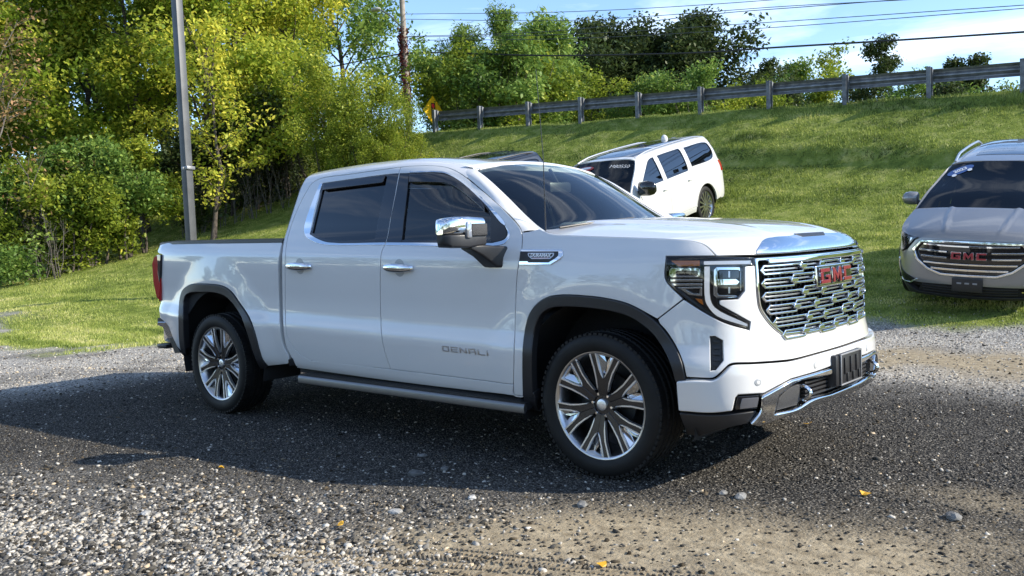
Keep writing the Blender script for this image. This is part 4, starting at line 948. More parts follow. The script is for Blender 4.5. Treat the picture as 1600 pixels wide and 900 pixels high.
def car(name, label, loc, rot, sp, paint, group=None):
    root = empty(name, loc, rot); tag(root, label, 'suv', group)
    Mw = np.array(Matrix.LocRotScale(Vector(loc), Euler(rot), None))
    B = Surf(sp['plan'], sp['side'], sp['front'], 0.0, sp['flares'], sp['roofx'], Mw)
    zt_ = B.t_of; XZ = lambda l: np.array([[x, zt_(z)] for x, z in l])
    o2 = lambda l: XZ(outline([(*p, 1) if len(p) == 2 else p for p in l], True, 4))
    def smooth(l): return XZ(outline(l, True, 5))
    sill, wx, R = sp['sill'], sp['wheels'], sp['R']; Ra = R+.07
    xr, xf = sp['xr'], sp['Sf']; belt = sp['belt']
    def arc(cx, a0, a1, n=14): return [(cx+Ra*1.03*math.cos(a), .0+max(sill, sp['R']-.02+Ra*math.sin(a))) for a in np.linspace(a0, a1, n)]
    d1, d2, d3 = sp['door']            # front edge of front door, middle pillar, rear edge
    at_, ab = sp['ws']                 # windshield side line: top (x,z) and base (x,z)
    roofz = sp['railz']
    parts = []
    hz = sp['hoodz']
    f_rear = d1
    ar = arc(wx[0], math.pi*1.02, -.02)
    parts.append(panel('fender', B, [XZ([(d1, sill+.02), (wx[0]-Ra*1.03, sill)]+ar[1:-1]+[(wx[0]+Ra*1.03, sill), (sp['bump'], sill+.02), (sp['bump'], hz-.30), (sp['bump']+.12, hz-.14), (sp['lampx'], hz-.10), (sp['lampx'], hz), (ab[0], ab[1]-.01), (d1+.02, ab[1]-.02)])], paint, root, res=.045, edge=.025))
    win = sp['win']
    doors = []
    topF = [(ab[0]-.10, ab[1]+.02), (at_[0]-.08, roofz-.05)]
    doors.append(panel('front_door', B, [XZ([(d1, sill+.06), (d1, ab[1]-.03), topF[0], topF[1], (d2+.05, roofz-.03), (d2, belt), (d2, sill+.06)]), smooth(win[0])], paint, root, res=.045, edge=.025))
    ra_ = arc(wx[1], 0, math.pi*.5, 8)
    doors.append(panel('rear_door', B, [XZ([(d2, sill+.06), (d2, belt), (d2+.05, roofz-.03), (d3-.02, roofz-.035), (d3, belt+.02), (d3, sp['R']+Ra*.62), (wx[1]+Ra*1.03, sp['R']+.05), (wx[1]+Ra*1.06, sill+.06)]), smooth(win[1])], paint, root, res=.045, edge=.025))
    ql = [(wx[1]+Ra*1.03, sp['R']+.05), (d3, sp['R']+Ra*.62), (d3, belt+.02), (d3-.02, roofz-.035), (sp['dtop'], roofz-.03), (xr, belt+.05), (xr-.10, belt), (xr-.12, .45), (wx[1]-Ra*1.03, sill)]+arc(wx[1], math.pi, 0, 16)[1:-1]
    parts.append(panel('quarter_panel', B, [XZ(ql), smooth(win[2])], paint, root, res=.045, edge=.025))
    parts.append(panel('roof_side', B, [XZ([(ab[0], ab[1]-.0), (at_[0], roofz), (sp['dtop']-.02, roofz), (sp['dtop'], roofz-.03), (d3-.02, roofz-.035), (d2+.05, roofz-.03), topF[1], topF[0], (d1+.0, ab[1]-.03), (d1+.02, ab[1]-.02)])], paint, root, res=.04, edge=.02, gap=.002))
    parts.append(panel('rocker_panel', B, [XZ([(wx[1]+Ra*1.03, sill-.06), (wx[0]-Ra*1.03, sill-.06), (wx[0]-Ra*1.03, sill+.0), (d1, sill+.02), (d1, sill+.06), (d3, sill+.06), (wx[1]+Ra*1.06, sill+.06)])], sp['clad'], root, res=.05))
    for l, d in zip(win, (doors[0], doors[1], parts[1])):
        st = smooth(l); panel('window_glass', B, [st], sp.get('sideglass', TINT), d, off=-.008, depth=.003, gap=-.006, bev=.0005, res=.06)
        P = resample(st, .03); P = P if area2(P) > 0 else P[::-1]; Pi, _, _ = inset(P, .022); panel('window_seal', B, [P, Pi[::-1]], GLOSSB, d, off=.002, depth=.01, gap=0, bev=.001, res=.06)
    for d, x in zip(doors, (d2+.16, d3+.17)):
        p, n = B.PN(np.array([x, x]), np.array([zt_(belt-.14)]*2)); p = p[0]+n[0]*.03
        mb = MB(); mb.box(p, (.19, .025, .03), None, .01); mb.build('door_handle', sp['handle'], d)
    for k, cx in enumerate(wx):
        mid = arc(cx, math.pi*1.0, 0, 22); o_ = [(cx+(Ra+.045)*1.03*math.cos(a), max(sill, sp['R']-.02+(Ra+.045)*math.sin(a))) for a in np.linspace(0, math.pi, 22)]
        if sp['clad'] != paint: parts.append(panel('wheel_arch_trim', B, [XZ(mid+o_)], sp['clad'], root, off=.006, depth=.03, gap=0, bev=.004, res=.05))
    sh = XZ([(xr+.05, sill), (wx[1]-Ra*1.1, sill)]+arc(wx[1], math.pi, 0, 14)+arc(wx[0], math.pi, 0, 14)+[(sp['bump']-.05, sill+.02), (sp['bump']-.05, hz-.3), (d1, belt-.06), (xr+.05, belt-.06)])
    parts.append(panel('inner_shell', B, [sh], DARK, root, off=-.035, depth=.005, gap=0, res=.1))
    tl = sp['tail']; parts.append(panel('tail_light', B, [o2(tl)], REDLENS, root, off=.01, depth=.03, bev=.004))
    for o in parts+doors: mirror_tree(o)
    # roof with dark glass panels
    t_r = zt_(roofz); Sr, Sf_ = sp['dtop']-.02, at_[0]
    panel_roof = panel('roof', B, [[[Sr, t_r], [Sf_, t_r], [Sf_+.05, B.T*.6+t_r*.4], [Sf_+.07, B.T], [Sf_+.05, B.T*1.4-t_r*.4], [Sf_, 2*B.T-t_r], [Sr, 2*B.T-t_r], [Sr-.06, B.T]]], paint, root, res=.05, gap=.0008, bev=.001, depth=.02)
    for (x0, x1, wf) in sp['glassroof']:
        tm = t_r+(B.T-t_r)*(1-wf)
        panel('roof_glass', B, [[[x0, tm], [x1, tm], [x1, 2*B.T-tm], [x0, 2*B.T-tm]]], GLOSSB, panel_roof, off=.004, depth=.004, gap=0, bev=.002, res=.06)
    # roof rails
    for s in (-1, 1):
        x0, x1, zr_, yr = sp['rail']; pts = []
        for k in range(15):
            q = k/14; x = x0+(x1-x0)*q; pz = B.P(np.array([np.clip(x, Sr, Sf_)]), np.array([t_r+yr]))[0]; lift = zr_*min(1, math.sin(math.pi*q)*2.6)
            pts.append((pz[0] if Sr < x < Sf_ else x, s*abs(pz[1]), pz[2]+lift))
        mb = MB(); mb.tube(pts, .017, 8); mb.build('roof_rail', sp['railm'], root)
    # windshield
    k = 14; A = np.linspace(0, 1, k); ln = XZ([(ab[0]+(at_[0]-ab[0])*a, ab[1]+(roofz-ab[1])*a) for a in A]); e = B.P(ln[:, 0], ln[:, 1]); e = e+[0, .015, -.004]
    bb = np.linspace(-1, 1, 21)[None]; bo = (1-bb**2)*(sp['bow']*(1-A)[:, None]+.06*A[:, None])
    WV_ = np.stack([e[:, :1]+bo, -e[:, 1:2]*bb, e[:, 2:3]+(1-bb**2)*(.015+.05*A[:, None])-.003], -1)
    ws = sheet('windshield', WV_, sp['wsm'], root); sheet('frit_band', WV_[:2]-[0, 0, .006], GLOSSB, ws); sheet('frit_band', WV_[-2:]-[0, 0, .004], GLOSSB, ws)
    # rear closing panel with window
    rz_ = np.linspace(.45, roofz, 12); xs = np.interp(rz_, [.45, belt, roofz], [xr-.12, xr-.08, sp['dtop']-.02]); st = XZ(list(zip(xs, rz_))); e2 = B.P(st[:, 0], st[:, 1])
    RV = np.stack([e2[:, :1]-(1-bb**2)*.10, -e2[:, 1:2]*bb, e2[:, 2:3]+0*bb], -1)
    tgt = sheet('tailgate', RV, paint, root, True); i0 = np.argmin(np.abs(rz_-(belt+.1))); RW = RV[i0:-2, 3:-3].copy(); RW[..., 0] -= .012; sheet('rear_window', RW, TINT, tgt, True)
    mb = MB(); mb.box((xr-.10, 0, .50), (.20, sp['hw']*1.75, .28), None, .06); mb.build('rear_bumper', sp['clad'], root)
    # hood
    he = np.linspace(ab[0]-.02, sp['lampx'], 20); st = XZ([(x, np.interp(x, [ab[0], sp['lampx']], [ab[1]-.01, hz])) for x in he]); hp = B.P(st[:, 0], st[:, 1])
    lip = B.P(np.linspace(st[-1, 0], B.Smid, 12), np.full(12, zt_(hz)))
    def hf(U, V):
        U = np.clip(np.asarray(U, float), -.0, 1.2); V = np.asarray(V, float); q = np.clip(np.abs(V), 0, 1)
        ez = np.interp(U, np.linspace(0, 1.2, 20), hp[:, 2]); ex = np.interp(U, np.linspace(0, 1.2, 20), hp[:, 0]); ey = np.interp(U, np.linspace(0, 1.2, 20), np.abs(hp[:, 1]))
        xl = np.interp(q*ey, np.abs(lip[::-1, 1]), lip[::-1, 0]); x0_ = ab[0]-.02+(1-q**2)*sp['bow']*1.0
        x = x0_*(1-U/1.2)+xl*(U/1.2)*1.0; x = x+(ex-(ab[0]-.02)*(1-U/1.2)-lip[0, 0]*U/1.2)*q**6*0
        crown = sp['crown']*(1-q**2.2)*(1-(U/1.2)**4*.55)
        drop = sp['drop']*np.clip((U/1.2-.80)/.20, 0, 1)**2*(1-q**6)
        rid = .014*np.exp(-((q-(.34+.1*(1-U/1.2)))/.035)**2)*sstep(1.15, .9, U)
        return np.stack([x, np.sign(V)*q*ey, ez+crown-drop+rid], -1)
    hood_ = panel('hood', Grid(hf), [[[0, -1], [.6, -1], [1.195, -1], [1.195, -.5], [1.195, 0], [1.195, .5], [1.195, 1], [.6, 1], [0, 1], [0, .5], [0, 0], [0, -.5]]], paint, root, res=.035, gap=0, bev=.002, depth=.02, edge=.03)
    # floor, seats, dash
    mb = MB(); mb.box((0, 0, .42), (xf*1.55, sp['hw']*1.75, .10)); mb.box((-.2, 0, .36), (3.6, 1.2, .14)); mb.build('underbody', DARK, root)
    mb = MB(); mb.box((ab[0]-.30, 0, ab[1]-.14), (.5, sp['hw']*1.6, .2), None, .06); mb.build('dashboard', LEATHER, root)
    for x in sp['seats']:
        for y in (-.38, .38):
            mb = MB(); mb.box((x+.1, y, .72), (.5, .5, .18), None, .06); mb.box((x-.18, y, 1.02), (.15, .5, .55), Euler((0, -.22, 0)), .05); mb.box((x-.26, y, 1.36), (.09, .26, .16), None, .04); mb.build('seat', LEATHER, root)
    for cx in wx:
        for s in (-1, 1):
            simple_wheel(R, sp['rim'], .25, root, (cx, s*(sp['hw']-.145), R), sp['rimm'], s > 0, sp['nsp'])
            mb = MB(); k = 16; va = []; vb = []
            for i in range(k+1):
                a = -.1+(math.pi+.2)*i/k; va.append(mb.bm.verts.new((cx+Ra*math.cos(a), s*(sp['hw']-.03), R+Ra*math.sin(a)))); vb.append(mb.bm.verts.new((cx+Ra*math.cos(a), s*.5, R+Ra*math.sin(a))))
            for i in range(k): mb.bm.faces.new((va[i], va[i+1], vb[i+1], vb[i]))
            mb.bm.faces.new(vb); mb.build('wheel_liner', DARK, root)
    # mirrors
    mxx, mz = sp['mir']
    for s in (-1, 1):
        mb = MB(); y0 = sp['hw']-.07
        def ring(y, sx, sz): return [(mxx+sx*math.cos(a)*(1.0 if math.cos(a) > 0 else .6), s*y, mz+sz*math.sin(a)) for a in np.linspace(0, 2*np.pi, 17)[:-1]]
        rings = [ring(y0+.05, .05, .055*sp['ms']), ring(y0+.07, .09, .085*sp['ms']), ring(y0+.16*sp['ms'], .10, .09*sp['ms']), ring(y0+.22*sp['ms'], .085, .075*sp['ms']), ring(y0+.25*sp['ms'], .05, .045*sp['ms'])]
        V = [p for r in rings for p in r]; F = [(i*16+j3, i*16+(j3+1) % 16, (i+1)*16+(j3+1) % 16, (i+1)*16+j3) for i in range(4) for j3 in range(16)]+[tuple(range(16))[::-1], tuple(64+j3 for j3 in range(16))]
        m_o = link('side_mirror', mesh_np('side_mirror', np.array(V), F), sp['mirm'], root)
        mb.box((mxx-.02, s*(y0+.02), mz-.06), (.09, .12, .05), None, .01); mb.build('mirror_stalk', BLACK, m_o)
    return root, B, hood_, hf
GREY = mat('grey_metallic_paint', (.235, .232, .228), .32, .5, 1.0, .5, coat_rough=.02)
NAVY = mat('dark_navy_paint', (.022, .028, .040), .3, .4, 1.0, .5)
WPAINT = mat('bright_white_paint', (.60, .60, .59), .28, 0, 1.0, .5)
wag = dict(plan=[(-2.74, 0), (-2.73, -.6), (-2.69, -.82), (-2.60, -.92), (-2.42, -.965), (-2.0, -.98), (0, -.985), (1.6, -.98), (2.05, -.955), (2.30, -.90), (2.46, -.78), (2.55, -.55), (2.59, -.25), (2.60, 0)],
    side=[(.28, -.10), (.36, -.05), (.48, -.012), (.65, .0), (.85, .0), (1.02, -.004), (1.10, -.014), (1.17, -.034), (1.24, -.06), (1.40, -.105), (1.56, -.155), (1.68, -.20), (1.75, -.235), (1.80, -.285), (1.83, -.36), (1.85, -.50), (1.86, -.7), (1.863, -.985)],
    front=[(.25, -.04), (.4, .02), (.6, .03), (.9, .02), (1.1, 0), (1.3, -.05)], flares=((1.56, .4, .46, .66, .02), (-1.56, .4, .46, .66, .02)), roofx=(1.4, 1.78, -.4, .035, .012),
    sill=.42, wheels=(1.56, -1.56), R=.405, xr=-2.52, Sf=2.6, belt=1.20, door=(1.08, -.02, -1.10), ws=((.70, 1.78), (1.50, 1.14)), railz=1.795, hoodz=1.10, bump=2.20, lampx=2.32,
    win=[[(.98, 1.235, 1), (.90, 1.30), (.55, 1.56), (.36, 1.68), (.24, 1.715), (.10, 1.72, 1), (.08, 1.235, 1)], [(-.08, 1.235, 1), (-.06, 1.715, 1), (-.98, 1.715, 1), (-1.02, 1.66), (-1.02, 1.27), (-.98, 1.24, 1)], [(-1.22, 1.29, 1), (-1.20, 1.70, 1), (-2.20, 1.69), (-2.30, 1.64), (-2.34, 1.42), (-2.28, 1.33), (-2.15, 1.29)]],
    dtop=-2.42, tail=[(-2.56, .98), (-2.46, .98), (-2.44, 1.22), (-2.58, 1.22)], clad=WPAINT, handle=WPAINT, sideglass=glass_mat('suv_side_glass', (.05, .055, .06), 1.0, 1.95), glassroof=((-.35, .55, .84), (-1.75, -.55, .84)), rail=(-2.30, .60, .035, .05), railm=mat('rail_silver', (.6, .6, .6), .3, .9), bow=.22, wsm=glass_mat('dark_windshield', (.25, .28, .28), 1, 1.5), hw=.985, crown=.05, drop=.06, seats=(.25, -.75), rim=.29, rimm=SATIN, nsp=14, mir=(1.12, 1.26), ms=1.6, mirm=GLOSSB)
dark = dict(wag); dark.update(clad=NAVY, handle=NAVY, railm=BLACK, mirm=NAVY)
SUV_LOC = (-7.56, 11.04, 1.07); SUV_ROT = (math.radians(.5), math.radians(11.6), math.radians(-87.3))
suv, SB, shood, shf = car('white_suv', 'white suv with black glass roof parked nose down on the grass bank', SUV_LOC, SUV_ROT, wag, WPAINT)
darks, DB, dhood, dhf = car('dark_suv', 'dark navy suv parked beside the white suv, only its roof showing above the pickup', (-11.4, 9.7, 1.01), (math.radians(-5), math.radians(12.5), math.radians(-92)), dark, NAVY)
def fascia(root, B, sp, paint):
    """plain front: bumper skin, lamps and a dark grille"""
    S0_ = B.Smid; z = B.t_of; s1 = sp['bump']
    sB = s1+.0
    bm_ = panel('front_bumper', B, [[[sB, z(.34)], [2*S0_-sB, z(.34)], [2*S0_-sB, z(.78)], [S0_+.75, z(.80)], [S0_-.75, z(.80)], [sB, z(.78)]]], paint, root, res=.05)
    g_ = panel('grille', B, [[[S0_-.62, z(.83)], [S0_+.62, z(.83)], [S0_+.60, z(1.06)], [S0_-.60, z(1.06)]]], GLOSSB, root, off=-.01)
    for k in range(7):
        s = S0_-.54+1.08*k/6; panel('grille_slot', B, [[[s-.06, z(.86)], [s+.06, z(.86)], [s+.06, z(1.03)], [s-.06, z(1.03)]]], CHROME, g_, off=.0, depth=.01)
    for a, b in ((sB+.12, S0_-.66), (S0_+.66, 2*S0_-sB-.12)): panel('headlight', B, [[[a, z(.88)], [b, z(.88)], [b, z(1.05)], [a, z(1.05)]]], WLENS, root, off=.004)
    panel('front_skirt', B, [[[sB, z(.80)], [2*S0_-sB, z(.80)], [2*S0_-sB, z(1.09)], [sB, z(1.09)]]], paint, root, off=-.02, res=.06)
fascia(suv, SB, wag, WPAINT); fascia(darks, DB, dark, NAVY)
# roof antenna puck and windshield marks on the white suv
pz = SB.P(np.array([-1.9]), np.array([SB.T]))[0]; mb = MB(); mb.lathe([(0, .07), (.03, .075), (.07, .06), (.10, .03), (.11, 0)], 'z', 20, tuple(pz)); mb.build('roof_antenna', WPAINT, suv)
def on_ws(f, a, b):  # point on the windshield of a car (a up, b across)
    return f
# ------------------------------------------------------------------ grey compact suv facing the truck
ter = dict(plan=[(-2.33, 0), (-2.32, -.5), (-2.27, -.74), (-2.17, -.85), (-2.0, -.895), (-1.3, -.915), (0, -.92), (1.0, -.915), (1.45, -.905), (1.75, -.88), (1.95, -.83), (2.09, -.74), (2.18, -.60), (2.24, -.40), (2.27, -.20), (2.28, 0)],
    side=[(.22, -.12), (.30, -.06), (.42, -.015), (.55, .005), (.68, .004), (.80, -.006), (.90, -.004), (.96, -.012), (1.01, -.032), (1.06, -.060), (1.20, -.12), (1.34, -.19), (1.42, -.235), (1.47, -.275), (1.512, -.33), (1.54, -.41), (1.558, -.54), (1.567, -.72), (1.57, -.92)],
    front=[(.15, -.08), (.25, -.02), (.35, .02), (.45, .035), (.58, .03), (.70, .02), (.82, .0), (.94, -.03), (1.02, -.09)], flares=((1.36, .36, .42, .58, .02), (-1.36, .36, .42, .58, .02)), roofx=(1.2, 1.5, -.3, .06, .03),
    sill=.36, wheels=(1.36, -1.36), R=.355, xr=-2.10, Sf=2.28, belt=1.06, door=(.92, -.05, -.98), ws=((.30, 1.495), (1.22, 1.075)), railz=1.505, hoodz=.935, bump=1.80, lampx=2.03,
    win=[[(.86, 1.085, 1), (.70, 1.18), (.40, 1.36), (.20, 1.42), (.08, 1.43, 1), (.04, 1.085, 1)], [(-.10, 1.085, 1), (-.06, 1.43, 1), (-.70, 1.405), (-.92, 1.36, 1), (-.96, 1.09, 1)], [(-1.10, 1.10, 1), (-1.06, 1.34, 1), (-1.45, 1.29), (-1.62, 1.20, 1)]],
    dtop=-1.95, tail=[(-2.14, .78), (-1.98, .80), (-1.96, .98), (-2.16, .98)], clad=BLACK, handle=GREY, glassroof=((-.9, .0, .6),), rail=(-1.55, .18, .06, .02), railm=mat('rail_white_satin', (.7, .7, .7), .25, .9), bow=.20, wsm=glass_mat('grey_windshield', (.22, .25, .25), 1, 1.5), hw=.92, crown=.075, drop=.055, seats=(.1, -.75), rim=.235, rimm=SATIN, nsp=10, mir=(.80, 1.12), ms=1.0, mirm=GREY)
TER_LOC = (-.235, 8.98, .62); TER_ROT = (math.radians(-4.2), math.radians(12.0), math.radians(-87.0))
terc, EB, ehood, ehf = car('grey_suv', 'grey compact suv with red lettered chrome grille parked facing down the bank', TER_LOC, TER_ROT, ter, GREY)
EB.grid(-1.0, EB.Smid+1.0)
S1 = EB.Smid; ez = lambda z: EB.t_of(z+.045*float(sstep(.40, .58, z)))
def fullm(h):
    h = np.asarray(h); m = h[::-1].copy(); m[:, 0] = 2*S1-m[:, 0]; return np.concatenate([h, m])
sB = 1.80
# bumper skin with grille opening
go_ = [[S1-.30, ez(.485)], [S1-.46, ez(.525)], [S1-.60, ez(.62)], [S1-.66, ez(.74)], [S1-.56, ez(.86)], [S1-.30, ez(.875)], [S1-.01, ez(.88)]]
gop = fullm(go_)
ebump = panel('front_bumper', EB, [fullm([[S1-.02, ez(.40)], [S1-.62, ez(.38)], [S1-.80, ez(.33)], [sB, ez(.33)], [sB, ez(.60)], [sB+.14, ez(.665)], [S1-.86, ez(.66)], [S1-.74, ez(.72)], [S1-.64, ez(.85)], [S1-.55, ez(.892)], [S1-.02, ez(.90)]]), gop], GREY, terc, res=.03, edge=.02)
egr = panel('grille', EB, [gop], GLOSSB, terc, off=-.03, depth=.002, gap=-.02)
P = resample(gop, .02); P = P if area2(P) > 0 else P[::-1]; Pi, _, _ = inset(P, .030)
panel('grille_surround', EB, [P, Pi[::-1]], CHROME, egr, off=.010, depth=.03, gap=0, bev=.006, res=.03, edge=.015)
for k, z in enumerate((.815, .745, .675, .605, .545)):
    w = np.interp(z, [.5, .6, .74, .85], [.34, .50, .575, .50])
    for s in (-1, 1):
        w0_ = .24 if k in (1, 2) else .0
        panel('grille_bar', EB, [[[S1+s*w0_ if s > 0 else S1-w, ez(z-.010)], [S1+w if s > 0 else S1-w0_, ez(z-.010)], [S1+w if s > 0 else S1-w0_, ez(z+.010)], [S1+s*w0_ if s > 0 else S1-w, ez(z+.010)]]], CHROME, egr, off=.004, depth=.02, gap=0, bev=.003)
strokes('emblem_edge', [LET[c] for c in 'GMC'], EB, S1-.19, ez(.71)-.045, .110, .088, .025, .02, CHROME, egr, .014, depth=.01)
strokes('emblem', [[[(.5+(x-.5)*.93, .5+(y-.5)*.90) for x, y in pl] for pl in LET[c]] for c in 'GMC'], EB, S1-.19, ez(.71)-.045, .110, .088, .025, .02, mat('dull_red', (.32, .03, .035), .3, 0, .5), egr, .018, depth=.008)
for s in (-1, 1):
    f = (lambda l: [[2*S1-a, b] for a, b in l]) if s > 0 else (lambda l: l)
    h = panel('headlight', EB, [f([[sB-.02, ez(.86)], [sB+.06, ez(.68)], [sB+.14, ez(.665)], [S1-.86, ez(.665)], [S1-.76, ez(.73)], [S1-.665, ez(.845)], [S1-.60, ez(.885)], [sB+.1, ez(.905)]])], GLOSSB, terc, off=-.004, depth=.02, bev=.003, edge=.015)
    panel('daytime_lamp', EB, [f([[sB+.005, ez(.85)], [sB+.085, ez(.69)], [S1-.90, ez(.675)], [S1-.87, ez(.70)], [sB+.115, ez(.715)], [sB+.055, ez(.85)]])], WLENS, h, off=.002, depth=.006, gap=0, bev=.002, edge=.015)
    panel('reflector', EB, [f([[sB+.12, ez(.76)], [S1-.86, ez(.715)], [S1-.73, ez(.79)], [S1-.69, ez(.865)], [sB+.10, ez(.88)]])], CHROME, h, off=.0, depth=.006, gap=0, bev=.002, edge=.015)
    for q_ in (0, 1): panel('projector_lens', EB, [f([[sB+.15+.12*q_, ez(.775)], [sB+.23+.12*q_, ez(.775)], [sB+.23+.12*q_, ez(.84)], [sB+.15+.12*q_, ez(.84)]])], GLOSSB, h, off=.003, depth=.004, gap=0, bev=.002)
    panel('lamp_lens', EB, [f([[sB-.02, ez(.86)], [sB+.06, ez(.68)], [sB+.14, ez(.665)], [S1-.86, ez(.665)], [S1-.76, ez(.73)], [S1-.665, ez(.845)], [S1-.60, ez(.885)], [sB+.1, ez(.905)]])], LENS, h, off=.008, depth=.002, bev=.001, edge=.02)
    fg = panel('fog_lamp', EB, [f([[sB+.06, ez(.36)], [S1-.62, ez(.375)], [S1-.58, ez(.42)], [sB+.10, ez(.53)], [sB+.06, ez(.53)]])], GLOSSB, ebump, off=.006, depth=.03)
    ol = np.array(f([[sB+.05, ez(.345)], [S1-.66, ez(.36)], [S1-.56, ez(.42)], [S1-.575, ez(.43)], [S1-.67, ez(.375)], [sB+.085, ez(.362)], [sB+.075, ez(.545)], [sB+.045, ez(.55)]]))
    panel('fog_trim', EB, [ol], CHROME, ebump, off=.014, depth=.02, gap=0, bev=.003, edge=.015)
low_ = panel('lower_grille', EB, [[[S1-.60, ez(.26)], [S1+.60, ez(.26)], [S1+.52, ez(.385)], [S1-.52, ez(.385)]]], DARK, ebump, off=-.01)
for k in range(3): panel('intake_slat', EB, [[[S1-.52, ez(.285+.035*k)], [S1+.52, ez(.285+.035*k)], [S1+.52, ez(.297+.035*k)], [S1-.52, ez(.297+.035*k)]]], BLACK, ebump, off=.0, depth=.02, gap=0, bev=.002)
panel('front_skirt', EB, [[[sB, ez(.20)], [2*S1-sB, ez(.20)], [2*S1-sB, ez(.335)], [S1+.72, ez(.335)], [S1+.60, ez(.26)], [S1-.60, ez(.26)], [S1-.72, ez(.335)], [sB, ez(.335)]]], BLACK, ebump, off=.004, depth=.05)
fx = EB.P(np.array([S1]), np.array([ez(.43)]))[0]
mb = MB(); mb.box((fx[0]+.025, 0, .415), (.03, .33, .165), None, .008); pbk = mb.build('plate_bracket', BLACK, ebump)
for yy in (-.085, 0, .085): mb = MB(); mb.box((fx[0]+.042, yy, .44), (.008, .05, .02), None, .003); mb.build('bracket_slot', mat('bracket_grey', (.25, .25, .26), .5), pbk)
# body under the hood line behind the lamps
panel('nose_shell', EB, [[[sB-.05, ez(.30)], [2*S1-sB+.05, ez(.30)], [2*S1-sB+.05, ez(.87)], [sB-.05, ez(.87)]]], DARK, terc, off=-.05, depth=.002, gap=0, res=.08)
# stickers and marks on windshields
def ws_pt(root, a, b):
    w = [c for c in root.children if c.name.startswith('windshield')][0]; me = w.data; i = int(round(a*13))*21+int(round((b+1)/2*20)); j4 = min(i+21, len(me.vertices)-1)
    p = me.vertices[i].co.copy(); r = (me.vertices[min(i+1, len(me.vertices)-1)].co-p).normalized(); u = (me.vertices[j4].co-p).normalized(); return w, p, r, u
WCHALK = mat('window_chalk', (.75, .75, .75), .8)
w_, p, r, u = ws_pt(terc, .84, -.72); n = r.cross(u); dsk = text_on('lettering', '2023', .085, p+n*.012, r+u*.75, u-r*.75, WCHALK, w_, ext=.0005, off=.003)
BLUE = mat('sticker_blue', (.06, .12, .30), .5)
mb = MB(); c = p+n*.006
rr_, uu_ = (r+u*.75).normalized(), (u-r*.75).normalized()
mb.prism([(.17*math.cos(a)*1.0, .075*math.sin(a)) for a in np.linspace(0, 2*np.pi, 25)[:-1]], lambda a, b: c+rr_*a+uu_*b, lambda a, b: c+rr_*a+uu_*b+n*.002); mb.build('sticker', BLUE, w_)
for a_k in (-.10, .10):
    mb = MB(); c2 = c+rr_*a_k-uu_*.07; mb.prism([(.03*math.cos(a), .03*math.sin(a)) for a in np.linspace(0, 2*np.pi, 13)[:-1]], lambda a, b: c2+n*.004+rr_*a+uu_*b, lambda a, b: c2+n*.006+rr_*a+uu_*b); mb.build('sticker', WCHALK, w_)
w_, p, r, u = ws_pt(terc, .08, -.66); mb = MB(); mb.tube([p+u*.02-r.cross(u)*.03, p+u*.14-r*.02-r.cross(u)*.03], .014, 8); mb.build('yellow_tag', mat('tag_yellow', (.75, .42, .02), .5), terc)
w_, p, r, u = ws_pt(suv, .82, .60); n = r.cross(u); text_on('lettering', 'M80550', .125, p+n*.010, r, u, WCHALK, w_, ext=.0005, off=-.002, shear=.2)
w_, p, r, u = ws_pt(suv, .86, -.36); n = r.cross(u); mb = MB(); c = p+n*.008
mb.prism([(.21*math.cos(a), .065*math.sin(a)) for a in np.linspace(0, 2*np.pi, 25)[:-1]], lambda a, b: c+r*a+u*b, lambda a, b: c+r*a+u*b+n*.002); so = mb.build('sticker', mat('sticker_red', (.45, .05, .05), .5), w_)
mb = MB(); mb.prism([(.15*math.cos(a), .03*math.sin(a)) for a in np.linspace(0, 2*np.pi, 25)[:-1]], lambda a, b: c+n*.003+r*a+u*(b+.02), lambda a, b: c+r*a+u*(b+.02)+n*.004); mb.build('sticker_band', WCHALK, so)
# ------------------------------------------------------------------ ground
def vnoise(x, y, s, seed=0):
    """smooth value noise"""
    x = np.asarray(x, float)/s; y = np.asarray(y, float)/s; xi = np.floor(x).astype(np.int64); yi = np.floor(y).astype(np.int64); fx = x-xi; fy = y-yi
    fx = fx*fx*(3-2*fx); fy = fy*fy*(3-2*fy)
    def h(i, j):
        n = (i*374761393+j*668265263+seed*982451653) & 0x7fffffff; n = ((n ^ (n >> 13))*1274126177) & 0x7fffffff; return ((n ^ (n >> 16)) & 0xffff)/65535.0
    return (h(xi, yi)*(1-fx)+h(xi+1, yi)*fx)*(1-fy)+(h(xi, yi+1)*(1-fx)+h(xi+1, yi+1)*fx)*fy
yb_x = [-80, -30, -22, -16, -13, -11, -9.5, -8, -5, -2, 2, 8, 40]; yb_y = [4, 3.6, 3.4, 2.3, 1.2, .7, .8, 1.9, 5.0, 6.3, 6.4, 6.6, 7]
def lot_edge(x): return np.interp(x, yb_x, yb_y)
